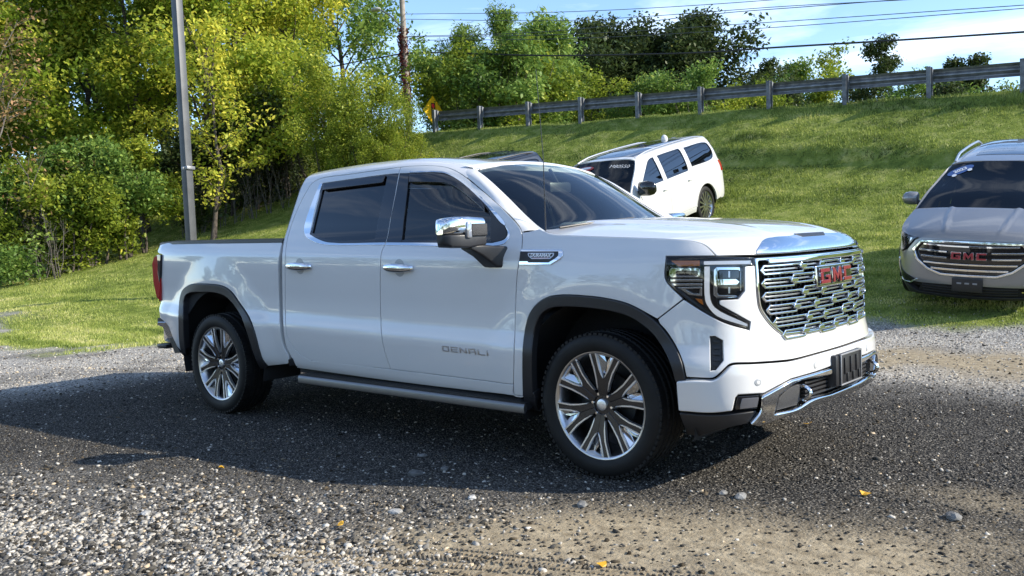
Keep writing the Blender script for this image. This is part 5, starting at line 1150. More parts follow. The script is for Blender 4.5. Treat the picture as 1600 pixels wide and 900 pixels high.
def ground(x, y):
    x = np.asarray(x, float); y = np.asarray(y, float)
    y0 = np.interp(x, [-80, -30, -20, -16, -13.5, -10, -8.5, 40], [2.0, 2.0, 1.6, 1.2, 2.2, 5.2, 5.6, 5.5]); yc = 17.7+.05*np.clip(x, -40, 20); zc = 3.93-.045*np.clip(x, -40, 20)
    t = np.clip((y-y0)/(yc-y0), 0, 1)
    g = .46*t+.54*t**3.6
    z = zc*g*sstep(0, .07, t)**.5
    z = z+.045*(vnoise(x, y, 1.7, 3)-.5)*sstep(0, .12, t)+0.05*(vnoise(x, y, 5, 4)-.5)*sstep(.05, .3, t)
    # little scarp in the bank
    ts = (y-5.5)/(yc-5.5)-(.79+.0085*np.clip(-2-x, -8, 6)); z = z+(.26*sstep(-.014, .014, ts+.012*(vnoise(x, y, 1.1, 8)-.5))-.26*sstep(.02, .20, ts))*sstep(-10, -7, x)
    z = z+.016*(vnoise(x, y, .9, 5)-.5)+.010*(vnoise(x, y, .33, 6)-.5)*(1-sstep(0, .1, t))
    # keep the truck's wheels on level ground
    near = np.exp(-(((x+1.9)/3.2)**4+(y/1.8)**4)); z = z*(1-near)
    return z-.004
def axis(a): return np.unique(np.round(np.concatenate(a), 4))
gx = axis([np.arange(-400, -60, 20), np.arange(-60, -36, 1.5), np.arange(-36, -14, .30), np.arange(-14, 6, .10), np.arange(6, 16, .5), np.arange(16, 60, 2.5), np.arange(60, 401, 20)])
gy = axis([np.arange(-400, -40, 20), np.arange(-40, -8, 2), np.arange(-8, 9, .10), np.arange(9, 19.5, .18), np.arange(19.5, 40, 1.0), np.arange(40, 100, 5), np.arange(100, 601, 25)])
GX, GY = np.meshgrid(gx, gy, indexing='ij'); gV = np.stack([GX.ravel(), GY.ravel(), ground(GX.ravel(), GY.ravel())], 1)
nx_, ny_ = len(gx), len(gy); i = (np.arange(nx_-1)[:, None]*ny_+np.arange(ny_-1)[None]).ravel()
gme = mesh_np('ground', gV, np.stack([i, i+ny_, i+ny_+1, i+1], 1))
def bankt(x, y): return (y-5.5)/(17.7+.05*x-5.5)
def grassmask(x, y):
    e = lot_edge(x)+1.3*(vnoise(x, y, 1.6, 11)-.5)+.6*(vnoise(x, y, .5, 12)-.5)+.25*(vnoise(x, y, .17, 13)-.5)
    # gravel tongue on the left
    return sstep(-.25, .45, y-e)
def palegravel(x, y):
    """where the lot is pale limestone rather than dark millings"""
    a = sstep(1.9, 3.4, y)*sstep(-9, -6.5, x)                                   # behind the truck, to the right
    b = sstep(-5.6, -7.2, x)*sstep(-2.6, -1.2, y)*.85                            # left, by the grass
    p = (x+1.15)*.95+(y+2.98)*.33; q = -(x+1.15)*.33+(y+2.98)*.95
    c = np.exp(-((p/1.6)**4+(q/.42)**2))                                         # pale spill in the foreground
    d = .35*np.exp(-((p/2.2)**4+((q-.5)/.55)**2))
    return np.clip(np.maximum(np.maximum(a, b), np.maximum(c, d))*(.45+1.1*vnoise(x, y, .5, 21)), 0, 1)
def dirt(x, y):
    p = (x-.85)*.80+(y+1.80)*.60; q = -(x-.85)*.60+(y+1.80)*.80
    a = np.exp(-((p/1.35)**4+((q+.04)/.56)**2))*1.6
    c = sstep(2.4, 3.4, y)*sstep(5.6, 4.4, y)*sstep(-3.5, -1.0, x)*1.0
    e = .5*np.exp(-(((x-1.75)/.5)**2+((y+.35)/.25)**2))
    return np.clip(np.maximum(np.maximum(a, c), e)*(.35+1.3*vnoise(x+.3*y, y, .45, 31))-.15, 0, 1)
for nm, f in (('grassmask', grassmask), ('pale', palegravel), ('dirt', dirt)):
    at = gme.attributes.new(nm, 'FLOAT', 'POINT'); at.data.foreach_set('value', f(gV[:, 0], gV[:, 1]).astype(np.float32))
def N(nt, t, **k):
    n = nt.nodes.new(t)
    for a, b in k.items():
        if a == 'inp':
            for q, v in b.items(): n.inputs[q].default_value = v
        else: setattr(n, a, b)
    return n
gmat = bpy.data.materials.new('gravel_and_turf'); gmat.use_nodes = True; nt = gmat.node_tree; bs = nt.nodes['Principled BSDF']; lk = nt.links.new
tco = N(nt, 'ShaderNodeTexCoord')
def ramp(fac, stops):
    r = N(nt, 'ShaderNodeValToRGB'); e = r.color_ramp.elements
    while len(e) < len(stops): e.new(.5)
    for q, (p, c) in zip(e, stops): q.position = p; q.color = (*c, 1)
    lk(fac, r.inputs[0]); return r.outputs[0]
def noise(scale, det=5, rough=.6):
    n = N(nt, 'ShaderNodeTexNoise', inp={'Scale': scale, 'Detail': det, 'Roughness': rough}); lk(tco.outputs['Object'], n.inputs['Vector']); return n.outputs['Fac']
def attr(nm): return N(nt, 'ShaderNodeAttribute', attribute_name=nm).outputs['Fac']
def mixc(f, a, b):
    m = N(nt, 'ShaderNodeMixRGB'); lk(f, m.inputs[0]); lk(a, m.inputs[1]); lk(b, m.inputs[2]); return m.outputs[0]
v1 = N(nt, 'ShaderNodeTexVoronoi', inp={'Scale': 62.0}); lk(tco.outputs['Object'], v1.inputs['Vector'])
v2 = N(nt, 'ShaderNodeTexVoronoi', inp={'Scale': 150.0}); lk(tco.outputs['Object'], v2.inputs['Vector'])
sep = N(nt, 'ShaderNodeSeparateColor'); lk(v1.outputs['Color'], sep.inputs[0])
sep2 = N(nt, 'ShaderNodeSeparateColor'); lk(v2.outputs['Color'], sep2.inputs[0])
darkg = ramp(sep2.outputs[0], [(0, (.014, .013, .013)), (.55, (.040, .038, .035)), (.85, (.095, .088, .078)), (1, (.36, .33, .28))])
paleg = ramp(sep.outputs[1], [(0, (.14, .13, .12)), (.35, (.28, .265, .24)), (.75, (.46, .43, .38)), (1, (.66, .63, .57))])
dirtc = ramp(noise(14, 8), [(.3, (.20, .16, .105)), (.7, (.42, .35, .24))])
turf = ramp(noise(3.1, 8), [(.28, (.07, .105, .02)), (.5, (.18, .225, .045)), (.74, (.36, .36, .13))])
soil = ramp(noise(9, 6), [(.3, (.06, .05, .03)), (.7, (.16, .14, .09))])
turf = mixc(ramp(noise(.8, 6), [(.62, (0, 0, 0)), (.80, (.6, .6, .6))]), turf, soil)
col = mixc(attr('pale'), darkg, paleg); col = mixc(attr('dirt'), col, dirtc); col = mixc(attr('grassmask'), col, turf)
lk(col, bs.inputs['Base Color']); bs.inputs['Roughness'].default_value = .92; bs.inputs['Specular IOR Level'].default_value = .08
bp = N(nt, 'ShaderNodeBump', inp={'Strength': .9, 'Distance': .012}); bp2 = N(nt, 'ShaderNodeBump', inp={'Strength': .7, 'Distance': .02})
lk(v1.outputs['Distance'], bp.inputs['Height']); bp.invert = True; lk(noise(35, 8), bp2.inputs['Height'])
inv = N(nt, 'ShaderNodeMath', operation='MULTIPLY_ADD', inp={1: -.8, 2: .9}); lk(attr('dirt'), inv.inputs[0]); lk(inv.outputs[0], bp.inputs['Strength']); lk(bp2.outputs[0], bp.inputs['Normal']); lk(bp.outputs[0], bs.inputs['Normal'])
tag(link('ground', gme, gmat), kind='structure')

# ------------------------------------------------------------------ loose stones (too many to count)
def scatter_stones(name, P, R, C, m, seed):
    r = np.random.default_rng(seed); n = len(P)
    base = np.array([(-1, -1, -.7), (1, -1, -.7), (1, 1, -.7), (-1, 1, -.7), (-1, -1, .7), (1, -1, .7), (1, 1, .7), (-1, 1, .7)])*.62
    F0 = np.array([(0, 3, 2, 1), (4, 5, 6, 7), (0, 1, 5, 4), (1, 2, 6, 5), (2, 3, 7, 6), (3, 0, 4, 7)])
    jit = base[None]*(1+r.uniform(-.38, .38, (n, 8, 3))); jit[:, 4:, :2] *= r.uniform(.35, .95, (n, 1, 2))
    jit *= R[:, None, None]*np.stack([r.uniform(.8, 1.5, n), r.uniform(.7, 1.1, n), r.uniform(.45, .9, n)], 1)[:, None]
    a = r.uniform(0, 6.283, n); c, s = np.cos(a), np.sin(a)
    tl = r.normal(0, .28, (n, 2)); x, y, z = jit[..., 0], jit[..., 1], jit[..., 2]+jit[..., 0]*tl[:, :1]+jit[..., 1]*tl[:, 1:]
    V = np.stack([x*c[:, None]-y*s[:, None], x*s[:, None]+y*c[:, None], z], -1)+P[:, None]
    F = (F0[None]+np.arange(n)[:, None, None]*8).reshape(-1, 4)
    me = mesh_np(name, V.reshape(-1, 3), F, smooth=False); at = me.attributes.new('tone', 'FLOAT_COLOR', 'FACE')
    cc = np.concatenate([C, np.ones((n, 1))], 1); at.data.foreach_set('color', np.repeat(cc, 6, axis=0).astype(np.float32).ravel())
    return link(name, me, m)
smat = bpy.data.materials.new('stone'); smat.use_nodes = True; nt = smat.node_tree; bs = nt.nodes['Principled BSDF']; lk = nt.links.new
tco = N(nt, 'ShaderNodeTexCoord'); an = N(nt, 'ShaderNodeAttribute', attribute_name='tone'); mm_ = N(nt, 'ShaderNodeMixRGB', blend_type='MULTIPLY', inp={0: .6}); lk(an.outputs['Color'], mm_.inputs[1])
lk(ramp(noise(60, 4), [(.3, (.6, .6, .6)), (.7, (1, 1, 1))]), mm_.inputs[2]); lk(mm_.outputs[0], bs.inputs['Base Color']); bs.inputs['Roughness'].default_value = .95; bs.inputs['Specular IOR Level'].default_value = .15
r = np.random.default_rng(5)
def pick(n, x0, x1, y0, y1, dens):
    x = r.uniform(x0, x1, n); y = r.uniform(y0, y1, n); k = r.uniform(0, 1, n) < dens(x, y); return x[k], y[k]
def stone_set(n, box, dens, rmin, rmax, pw):
    x, y = pick(n, *box, dens); R = rmin+(rmax-rmin)*r.uniform(0, 1, len(x))**pw; pl = palegravel(x, y); dt = dirt(x, y)
    u = r.uniform(0, 1, len(x)); v = r.uniform(.75, 1.25, len(x))
    lightp = .10+.74*pl
    g = np.where(u < lightp, r.uniform(.20, .60, len(x)), r.uniform(.020, .12, len(x)))
    C = np.stack([g*1.06, g*.985, g*.86], 1)
    tan = (r.uniform(0, 1, len(x)) < .12); C[tan] *= [1.1, .95, .75]
    return np.stack([x, y, ground(x, y)+R*.12], 1), R, C
infront = lambda x, y: ((x-CAM_P[0])*cf[0]+(y-CAM_P[1])*cf[1])
def d_near(x, y):
    d = np.hypot(x-CAM_P[0], y-CAM_P[1]); lat = np.abs((x-CAM_P[0])*CR[0]+(y-CAM_P[1])*CR[1]); f = infront(x, y)
    ok = (f > 1.2) & (lat < f*.75+.8); return ok*np.clip((3.4/np.maximum(d, 2.2))**1.3, 0, 1)*(1-grassmask(x, y)*.85)*(1-.62*dirt(x, y))*(.55+.45*palegravel(x, y)+.25*vnoise(x, y, .7, 41))
A_ = stone_set(400000, (-9, 6.5, -4.6, 7.5), d_near, .0045, .014, 1.5)
B_ = stone_set(130000, (-13, 6.5, -4.6, 8), lambda x, y: d_near(x, y)*(.10+.90*palegravel(x, y)), .011, .023, 2.0)
B2 = stone_set(60000, (-4, 1.5, -4.2, -1.8), lambda x, y: d_near(x, y)*palegravel(x, y), .009, .023, 1.8)
C_ = stone_set(1300, (-9, 5, -3.4, 6), lambda x, y: .5*d_near(x, y)*(.3+.7*palegravel(x, y)), .020, .036, 2.5)
Pst = np.concatenate([A_[0], B_[0], B2[0], C_[0]]); Rst = np.concatenate([A_[1], B_[1], B2[1], C_[1]]); Cst = np.concatenate([A_[2], B_[2], B2[2], C_[2]])
print('stones', len(Pst))
tag(scatter_stones('gravel', Pst, Rst, Cst, smat, 9), 'loose crushed stone lying over the lot', 'gravel', kind='stuff')
# larger rocks that stand out one by one
def rock(px, size, tone, lab, seed):
    d = ray(px); t = -CAM_P[2]/d[2]; p = CAM_P+d*t; rr = random.Random(seed); mb = MB()
    bmesh.ops.create_icosphere(mb.bm, subdivisions=2, radius=1.0)
    for v in mb.bm.verts:
        f = 1+rr.uniform(-.16, .16); v.co = Vector((v.co.x*size*f*1.25, v.co.y*size*f*.85, v.co.z*size*f*.55))
    bmesh.ops.rotate(mb.bm, verts=mb.bm.verts, matrix=Euler((0, 0, rr.uniform(0, 6))).to_matrix())
    o = mb.build('rock', mat('rock_%d' % int(tone*100), (tone, tone*.98, tone*.93), .9, bump=.6, bscale=50, nscale=25, namp=.4), None, 0); o.location = (p[0], p[1], ground(p[0], p[1])+size*.18)
    tag(o, lab, 'rock', 'larger rocks on the lot')
RK = [((1490, 808), .040, .16, 'dark angular rock alone on the black gravel right of the tyre tracks'), ((648, 740), .038, .10, 'larger of the dark rocks in the shade before the front door'), ((694, 733), .030, .12, 'broken dark rock in the shade just behind the front tyre'), ((660, 712), .026, .14, 'small grey rock in the shade below the running board'), ((618, 800), .030, .34, 'flat pale stone at the sunlit edge of the truck shadow'), ((738, 778), .026, .42, 'pale stone on the shadow edge in line with the front wheel'), ((1158, 776), .034, .22, 'flat grey stone on the lot ahead of the front wheel'), ((1130, 770), .026, .20, 'grey stone touching the flat stone ahead of the front wheel'), ((910, 790), .032, .17, 'dark stone in the sun just beyond the front tyre shadow'), ((228, 803), .028, .36, 'pale wedge shaped stone among the fine gravel by the mirror shadow')]
for k, (px, s, t, l) in enumerate(RK): rock(px, s, t, l, k)
# tyre marks pressed into the dirt: rows of small ridges
TR = mat('dirt_ridge', (.20, .165, .115), .95, nscale=30, namp=.4, bump=.4, bscale=80)
for tk, (pts, wd, lb) in enumerate((([(430, 858), (560, 872), (700, 884), (850, 897)], .20, 'tread marks of the wider tyre track pressed into the dirt'), ([(690, 862), (850, 880), (1000, 893), (1120, 899)], .13, 'narrow tyre tread marks pressed into the sandy dirt'))):
    G3 = [CAM_P+ray(p)*(-CAM_P[2]/ray(p)[2]) for p in pts]; C3 = catmull(G3, 40); mb = MB(); acc = 0; rr = random.Random(3)
    for a, b in zip(C3[:-1], C3[1:]):
        acc += np.linalg.norm(b-a)
        if acc < .017: continue
        acc = 0; d = (b-a)/np.linalg.norm(b-a); nrm = np.array([-d[1], d[0], 0])
        for lane in (-1, 0, 1):
            if rr.random() < .16: continue
            c = a+nrm*lane*wd*.34; an = math.atan2(nrm[1], nrm[0])+(.5 if lane > 0 else -.5 if lane < 0 else 0)
            mb.box((c[0], c[1], float(ground(c[0], c[1]))+.003), (wd*.27*rr.uniform(.7, 1), .0065, .010*rr.uniform(.6, 1.2)), Euler((rr.uniform(-.2, .2), rr.uniform(-.1, .1), an)))
    o = mb.build('tyre_track', TR, None, 0); tag(o, lb, 'tyre track', kind='stuff')
# fallen leaves
LEAFY = mat('fallen_leaf', (.62, .34, .02), .6)
for k, (px, l) in enumerate([((1352, 774), 'fallen yellow leaf on black gravel ahead of the bumper'), ((940, 884), 'fallen yellow leaf on the tyre tracks in the dirt'), ((346, 733), 'fallen yellow leaf in the truck shadow'), ((1262, 664), 'fallen yellow leaf beside the chrome bumper end'), ((531, 822), 'fallen yellow leaf on pale gravel')]):
    d = ray(px); p = CAM_P+d*(-CAM_P[2]/d[2]); mb = MB(); vs = [mb.bm.verts.new((.028*math.cos(a)*(1+.25*math.sin(3*a)), .018*math.sin(a), .004+.006*math.cos(2*a))) for a in np.linspace(0, 2*np.pi, 11)[:-1]]; mb.bm.faces.new(vs)
    bmesh.ops.rotate(mb.bm, verts=mb.bm.verts, matrix=Euler((.25, .1, k*1.3)).to_matrix()); o = mb.build('fallen_leaf', LEAFY, None, 0); o.location = (p[0], p[1], ground(p[0], p[1])+.014); tag(o, l, 'leaf', 'fallen leaves')

# ------------------------------------------------------------------ turf blades
def blades(n, box, dens, h0, h1, wd, seed):
    r = np.random.default_rng(seed); x = r.uniform(box[0], box[1], n); y = r.uniform(box[2], box[3], n); k = r.uniform(0, 1, n) < dens(x, y); x, y = x[k], y[k]; n = len(x)
    z = ground(x, y); cl = vnoise(x, y, .45, 51); h = (h0+(h1-h0)*r.uniform(0, 1, n))*(.30+1.5*cl*vnoise(x, y, 1.6, 52)**.5); a = r.uniform(0, 6.283, n); w = wd*r.uniform(.6, 1.3, n); ln = h*r.uniform(.1, .9, n); b = r.uniform(0, 6.283, n)
    p0 = np.stack([x-np.cos(a)*w, y-np.sin(a)*w, z-.004], 1); p1 = np.stack([x+np.cos(a)*w, y+np.sin(a)*w, z-.004], 1); p2 = np.stack([x+np.cos(b)*ln, y+np.sin(b)*ln, z+h], 1)
    V = np.stack([p0, p1, p2], 1).reshape(-1, 3); F = np.arange(3*n).reshape(-1, 3)
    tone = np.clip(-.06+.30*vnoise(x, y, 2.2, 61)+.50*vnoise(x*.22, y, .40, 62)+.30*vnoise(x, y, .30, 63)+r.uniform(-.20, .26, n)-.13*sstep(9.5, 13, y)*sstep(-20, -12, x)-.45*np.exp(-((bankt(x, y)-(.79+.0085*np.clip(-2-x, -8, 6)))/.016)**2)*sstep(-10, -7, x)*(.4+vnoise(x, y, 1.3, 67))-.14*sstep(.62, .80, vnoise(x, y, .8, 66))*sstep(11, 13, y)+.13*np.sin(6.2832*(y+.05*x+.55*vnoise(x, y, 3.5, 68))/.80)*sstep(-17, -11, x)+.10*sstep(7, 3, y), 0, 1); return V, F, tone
def gd(x, y):
    d = np.hypot(x-CAM_P[0], y-CAM_P[1]); f = infront(x, y); lat = np.abs((x-CAM_P[0])*CR[0]+(y-CAM_P[1])*CR[1]); yc = 17.9+.05*x
    return ((f > 5) & (lat < f*.60+1.5) & (y < yc+.6))*np.clip((14/np.maximum(d, 9))**1.5, 0, 1)*sstep(.30, .85, grassmask(x, y))*(.45+.8*vnoise(x, y, .9, 71))
Vs, Fs, Ts = [], [], []; o_ = 0
for bx, n, h0, h1, wd, sd in (((-36, -6, .2, 19), 620000, .022, .052, .0085, 1), ((-8, 8, 4.5, 19), 420000, .020, .046, .0088, 2), ((-24, 8, 13.2, 18.6), 260000, .03, .085, .009, 3), ((-22, -7, .2, 5), 90000, .03, .07, .006, 4)):
    V, F, T = blades(n, bx, gd, h0, h1, wd, sd); Vs.append(V); Fs.append(F+o_); Ts.append(T); o_ += len(V)
print('blades', o_//3)
me = mesh_np('grass', np.concatenate(Vs), np.concatenate(Fs), smooth=False); at = me.attributes.new('tone', 'FLOAT', 'FACE'); at.data.foreach_set('value', np.concatenate(Ts).astype(np.float32))
def leafmat(name, stops, trans=.35, objvar=.0):
    m = bpy.data.materials.new(name); m.use_nodes = True; nt = m.node_tree; b = nt.nodes['Principled BSDF']; l = nt.links.new
    a = nt.nodes.new('ShaderNodeAttribute'); a.attribute_name = 'tone'; r = nt.nodes.new('ShaderNodeValToRGB'); e = r.color_ramp.elements
    while len(e) < len(stops): e.new(.5)
    for q, (p, c) in zip(e, stops): q.position = p; q.color = (*c, 1)
    fac = a.outputs['Fac']
    if objvar:
        oi = nt.nodes.new('ShaderNodeObjectInfo'); mth = nt.nodes.new('ShaderNodeMath'); mth.operation = 'MULTIPLY_ADD'; l(oi.outputs['Random'], mth.inputs[0]); mth.inputs[1].default_value = objvar; l(fac, mth.inputs[2])
        m2 = nt.nodes.new('ShaderNodeMath'); m2.operation = 'SUBTRACT'; l(mth.outputs[0], m2.inputs[0]); m2.inputs[1].default_value = objvar/2; fac = m2.outputs[0]
    l(fac, r.inputs[0]); l(r.outputs[0], b.inputs['Base Color']); b.inputs['Roughness'].default_value = .5; b.inputs['Specular IOR Level'].default_value = .3
    t = nt.nodes.new('ShaderNodeBsdfTranslucent'); l(r.outputs[0], t.inputs[0]); mx_ = nt.nodes.new('ShaderNodeMixShader'); mx_.inputs[0].default_value = trans
    l(b.outputs[0], mx_.inputs[1]); l(t.outputs[0], mx_.inputs[2]); l(mx_.outputs[0], nt.nodes['Material Output'].inputs[0]); return m
GRASSM = leafmat('turf_blade', [(0, (.05, .085, .018)), (.28, (.17, .23, .040)), (.55, (.34, .40, .085)), (.85, (.54, .55, .17)), (1, (.68, .62, .30))], .4)
tag(link('grass', me, GRASSM), 'mown green turf covering the bank behind the vehicles', 'grass', kind='stuff')
# ------------------------------------------------------------------ trees and shrubs
BARK = mat('bark', (.075, .060, .048), .9, bump=.8, bscale=18, nscale=12, namp=.5)
BARKG = mat('grey_bark', (.13, .115, .10), .9, bump=.8, bscale=18, nscale=12, namp=.4)
GREEN_Y = leafmat('leaf_yellow_green', [(0, (0.067, 0.118, 0.009)), (.35, (0.193, 0.284, 0.027)), (.62, (0.455, 0.502, 0.063)), (.85, (0.800, 0.707, 0.098)), (1, (0.800, 0.800, 0.112))], .50, .25)
GREEN_M = leafmat('leaf_mid_green', [(0, (0.042, 0.086, 0.023)), (.45, (0.106, 0.192, 0.038)), (.8, (0.229, 0.325, 0.056)), (1, (0.383, 0.440, 0.086))], .46, .2)
GREEN_D = leafmat('leaf_dark_green', [(0, (0.023, 0.038, 0.015)), (.5, (0.048, 0.074, 0.023)), (.85, (0.095, 0.121, 0.033)), (1, (0.177, 0.177, 0.051))], .30, .15)
GREEN_F = leafmat('leaf_fern_green', [(0, (0.060, 0.121, 0.029)), (.45, (0.151, 0.252, 0.052)), (.8, (0.282, 0.384, 0.081)), (1, (0.484, 0.524, 0.121))], .42, .15)
OLIVE = leafmat('leaf_olive', [(0, (0.053, 0.089, 0.007)), (.45, (0.168, 0.230, 0.024)), (.8, (0.372, 0.425, 0.053)), (1, (0.638, 0.584, 0.083))], .46, .2)
RUSTY = leafmat('leaf_rusty', [(0, (0.075, 0.075, 0.024)), (.45, (0.179, 0.164, 0.045)), (.75, (0.389, 0.209, 0.105)), (1, (0.628, 0.359, 0.194))], .40, .1)
WINE = leafmat('leaf_wine', [(0, (.05, .012, .012)), (.6, (.13, .03, .028)), (1, (.24, .08, .05))], .25)
def branchy(r, base, H, spread, lean=(0, 0), clear=.25, n1=14, n2=5, up=.55, trunk_r=None, stems=1):
    """skeleton: list of (points, radii) and tips"""
    segs = []; tips = []; tr = trunk_r or H*.012
    for s in range(stems):
        a0 = r.uniform(0, 6.28); off = np.array([math.cos(a0), math.sin(a0), 0])*(0 if stems == 1 else spread*.12)
        pts = []; k = 9; wob = np.zeros(2); ln = np.array(lean)+ (0 if stems == 1 else 1)*np.array([math.cos(a0), math.sin(a0)])*spread*.45*r.uniform(.5, 1)
        for i in range(k+1):
            q = i/k; wob += r.normal(0, H*.010, 2); pts.append(base+off+np.array([ln[0]*q+wob[0], ln[1]*q+wob[1], H*.93*q]))
        rad = [tr*(1-.88*(i/k))*(1.35 if i == 0 else 1) for i in range(k+1)]
        segs.append((pts, rad)); P = np.array(pts); m1 = max(3, n1//stems)
        for b in range(m1):
            q = clear+(1-clear)*((b+r.uniform(0, .9))/m1); i = min(int(q*k), k-1); p = P[i]+(P[i+1]-P[i])*(q*k-i)
            a = b*2.4+r.uniform(-.5, .5); L_ = spread*(1.08-.62*((q-clear)/(1-clear))**1.6)*r.uniform(.65, 1.12); e = up+.5*q+r.uniform(-.2, .2)
            d = np.array([math.cos(a)*math.cos(e), math.sin(a)*math.cos(e), math.sin(e)]); bp_ = [p]
            for j in range(4): d = d+r.normal(0, .13, 3)+np.array([0, 0, -.02]); d /= np.linalg.norm(d); bp_.append(bp_[-1]+d*L_/4)
            rr = tr*(.42-.25*q); segs.append((bp_, [rr*(1-.8*j/4) for j in range(5)])); tips += [bp_[2], bp_[3], bp_[4]]
            for c in range(n2):
                t = r.uniform(.3, 1); j = min(int(t*4), 3); p2 = bp_[j]+(bp_[j+1]-bp_[j])*(t*4-j); d2 = d+r.normal(0, .75, 3); d2 /= np.linalg.norm(d2); L2 = L_*r.uniform(.22, .48)
                e2 = p2+d2*L2; m_ = (p2+e2)/2+r.normal(0, .05*L2, 3); segs.append(([p2, m_, e2], [rr*.35, rr*.22, rr*.08])); tips += [m_, e2]
        tips.append(P[-1])
    return segs, np.array(tips)
def limbs(name, segs, m, parent, n=6, rmin=.0):
    V = []; F = []; b = 0
    for pts, rad in segs:
        if rad[0] < rmin: continue
        pts = np.array(pts); k = len(pts); nn = n if rad[0] > .03 else 4
        for i in range(k):
            t = pts[min(i+1, k-1)]-pts[max(i-1, 0)]; t /= np.linalg.norm(t)+1e-9; a = np.cross(t, [.31, .2, 1.0] if abs(t[2]) < .95 else [1.0, .1, 0]); a /= np.linalg.norm(a)+1e-9; c = np.cross(t, a)
            for j in range(nn): th = 6.2832*j/nn; V.append(pts[i]+(a*math.cos(th)+c*math.sin(th))*max(rad[i], .003))
        for i in range(k-1):
            for j in range(nn): F.append((b+i*nn+j, b+i*nn+(j+1) % nn, b+(i+1)*nn+(j+1) % nn, b+(i+1)*nn+j))
        b += k*nn
    return link(name, mesh_np(name, np.array(V), np.array(F)), m, parent)
def leaves(name, r, tips, per, sig, size, m, parent, flat=.5, zmin=None, aspect=.6, shade=None):
    n = len(tips)*per; c = np.repeat(tips, per, 0); off = r.normal(0, 1, (n, 3)); off /= np.linalg.norm(off, axis=1)[:, None]+1e-9; off *= (r.uniform(0, 1, n)**.5*sig)[:, None]; off[:, 2] *= .75
    P = c+off
    if zmin is not None: P = P[P[:, 2] > zmin]; off = off[:len(P)]
    n = len(P); s = size*r.uniform(.55, 1.25, n)
    nrm = r.normal(0, 1, (n, 3)); nrm[:, 2] = np.abs(nrm[:, 2])+flat; nrm /= np.linalg.norm(nrm, axis=1)[:, None]
    a = np.cross(nrm, r.normal(0, 1, (n, 3))); a /= np.linalg.norm(a, axis=1)[:, None]+1e-9; b = np.cross(nrm, a)
    dr = -.25*s[:, None]*np.array([0, 0, 1])
    V = np.stack([P-a*s[:, None]*.5, P-b*(s*aspect*.5)[:, None]+dr*.2, P+a*s[:, None]*.5+dr, P+b*(s*aspect*.5)[:, None]+dr*.2], 1).reshape(-1, 3)
    me = mesh_np(name, V, np.arange(4*n).reshape(-1, 4), smooth=False)
    ct = np.repeat(r.uniform(0, 1, len(tips)), per)[:n]
    tone = np.clip(.42*ct+.30*r.uniform(0, 1, n)+.16+(r.uniform(0, 1, n) < .06)*.35, 0, 1)
    at = me.attributes.new('tone', 'FLOAT', 'FACE'); at.data.foreach_set('value', tone.astype(np.float32))
    return link(name, me, m, parent)
TREES = {}
def tree(kind, name, p, H, spread, lm, label, group, seed, per=26, sig=.5, size=.11, bark=BARK, clear=.25, n1=14, n2=5, up=.5, stems=1, share=None, cat='tree', flat=.5, aspect=.6, lean=(0, 0), rotz=0.0):
    o = empty(name, tuple(p), (0, 0, rotz)); tag(o, label, cat, group)
    if share and share in TREES:
        src, h0 = TREES[share]; sc = H/h0; o.scale = (sc, sc, sc)
        for ch in src.children:
            c = ch.copy(); COL.objects.link(c); c.parent = o
        return o
    r = np.random.default_rng(seed); segs, tips = branchy(r, np.zeros(3), H, spread, lean, clear, n1, n2, up, None, stems)
    limbs('trunk', segs, bark, o); leaves('crown', r, tips, per, sig, size, lm, o, flat, .05, aspect)
    if share: TREES[share] = (o, H)
    return o
def at(u, dep, dz=0.0):
    p = CAM_P+ray((u, 360))*dep; z = float(ground(p[0], p[1])); return (p[0], p[1], z-.08+dz)
gA = 'yellow green trees of the wood on the left'; gB = 'tall green trees at the back of the wood'
lab_y = 'yellow green broadleaf tree in the wood behind the light pole'; lab_b = 'tall green tree in the back row of the wood'
LY = ['yellow green tree at the back left behind the rusty leaved tree', 'yellow green tree standing just right of the rusty leaved tree', 'yellow green tree behind the shrubs midway between rusty tree and light pole', 'yellow green tree directly behind the light pole', 'yellow green tree right behind the slim young yellow tree', 'yellow green tree above the dark shrubs behind the truck cab', 'shorter yellow green tree next to the big olive bushes']
for k, (u, d, H, sh, rz) in enumerate([(-60, 31, 11.5, 'y1', 0), (55, 30.5, 12, 'y2', .6), (150, 32, 12.5, 'y3', 1.0), (230, 31, 12, 'y1', 2.0), (330, 30, 11, 'y4', .3), (405, 31.5, 12, 'y2', 3.2), (462, 33, 9.6, 'y3', 4.1)]):
    tree('y', 'yellow_green_tree', at(u, d), H, 3.3, GREEN_Y, LY[k], gA, 100+k, per=110, sig=.72, size=.165, n1=18, n2=5, clear=.12, share=sh, rotz=rz)
LBK = ['tall green tree at the back of the wood beyond the rusty tree', 'tall green tree at the back between rusty tree and tall shrub', 'tall green tree at the back above the tall leafy shrub', 'tall green tree at the back directly behind the light pole', 'tall green tree at the back behind the slim young tree', 'tall green tree at the back nearest the dark edge tree']
for k, (u, d, H, sh, rz) in enumerate([(-40, 38, 15, 'm1', 0), (60, 39, 16, 'm2', 1), (160, 40, 16, 'm1', 2), (260, 39, 16.5, 'm2', 3), (350, 40, 16, 'm1', 4), (440, 41, 16.5, 'm2', 5.2)]):
    tree('m', 'green_tree', at(u, d), H, 4.0, GREEN_M, LBK[k], gB, 200+k, per=90, sig=1.0, size=.22, n1=18, n2=5, clear=.05, share=sh, rotz=rz)
tree('d', 'green_tree', at(535, 44), 12.6, 4.2, GREEN_M, 'tall dark green tree standing at the edge of the wood beside the utility pole', None, 260, per=75, sig=.85, size=.20, n1=26, n2=6, clear=.10)
tree('r', 'rusty_tree', at(28, 25.5), 8.0, 2.6, RUSTY, 'thin tree with rusty pink leaves at the front edge of the wood', None, 301, per=13, sig=.55, size=.12, n1=15, n2=6, clear=.12, bark=BARKG)
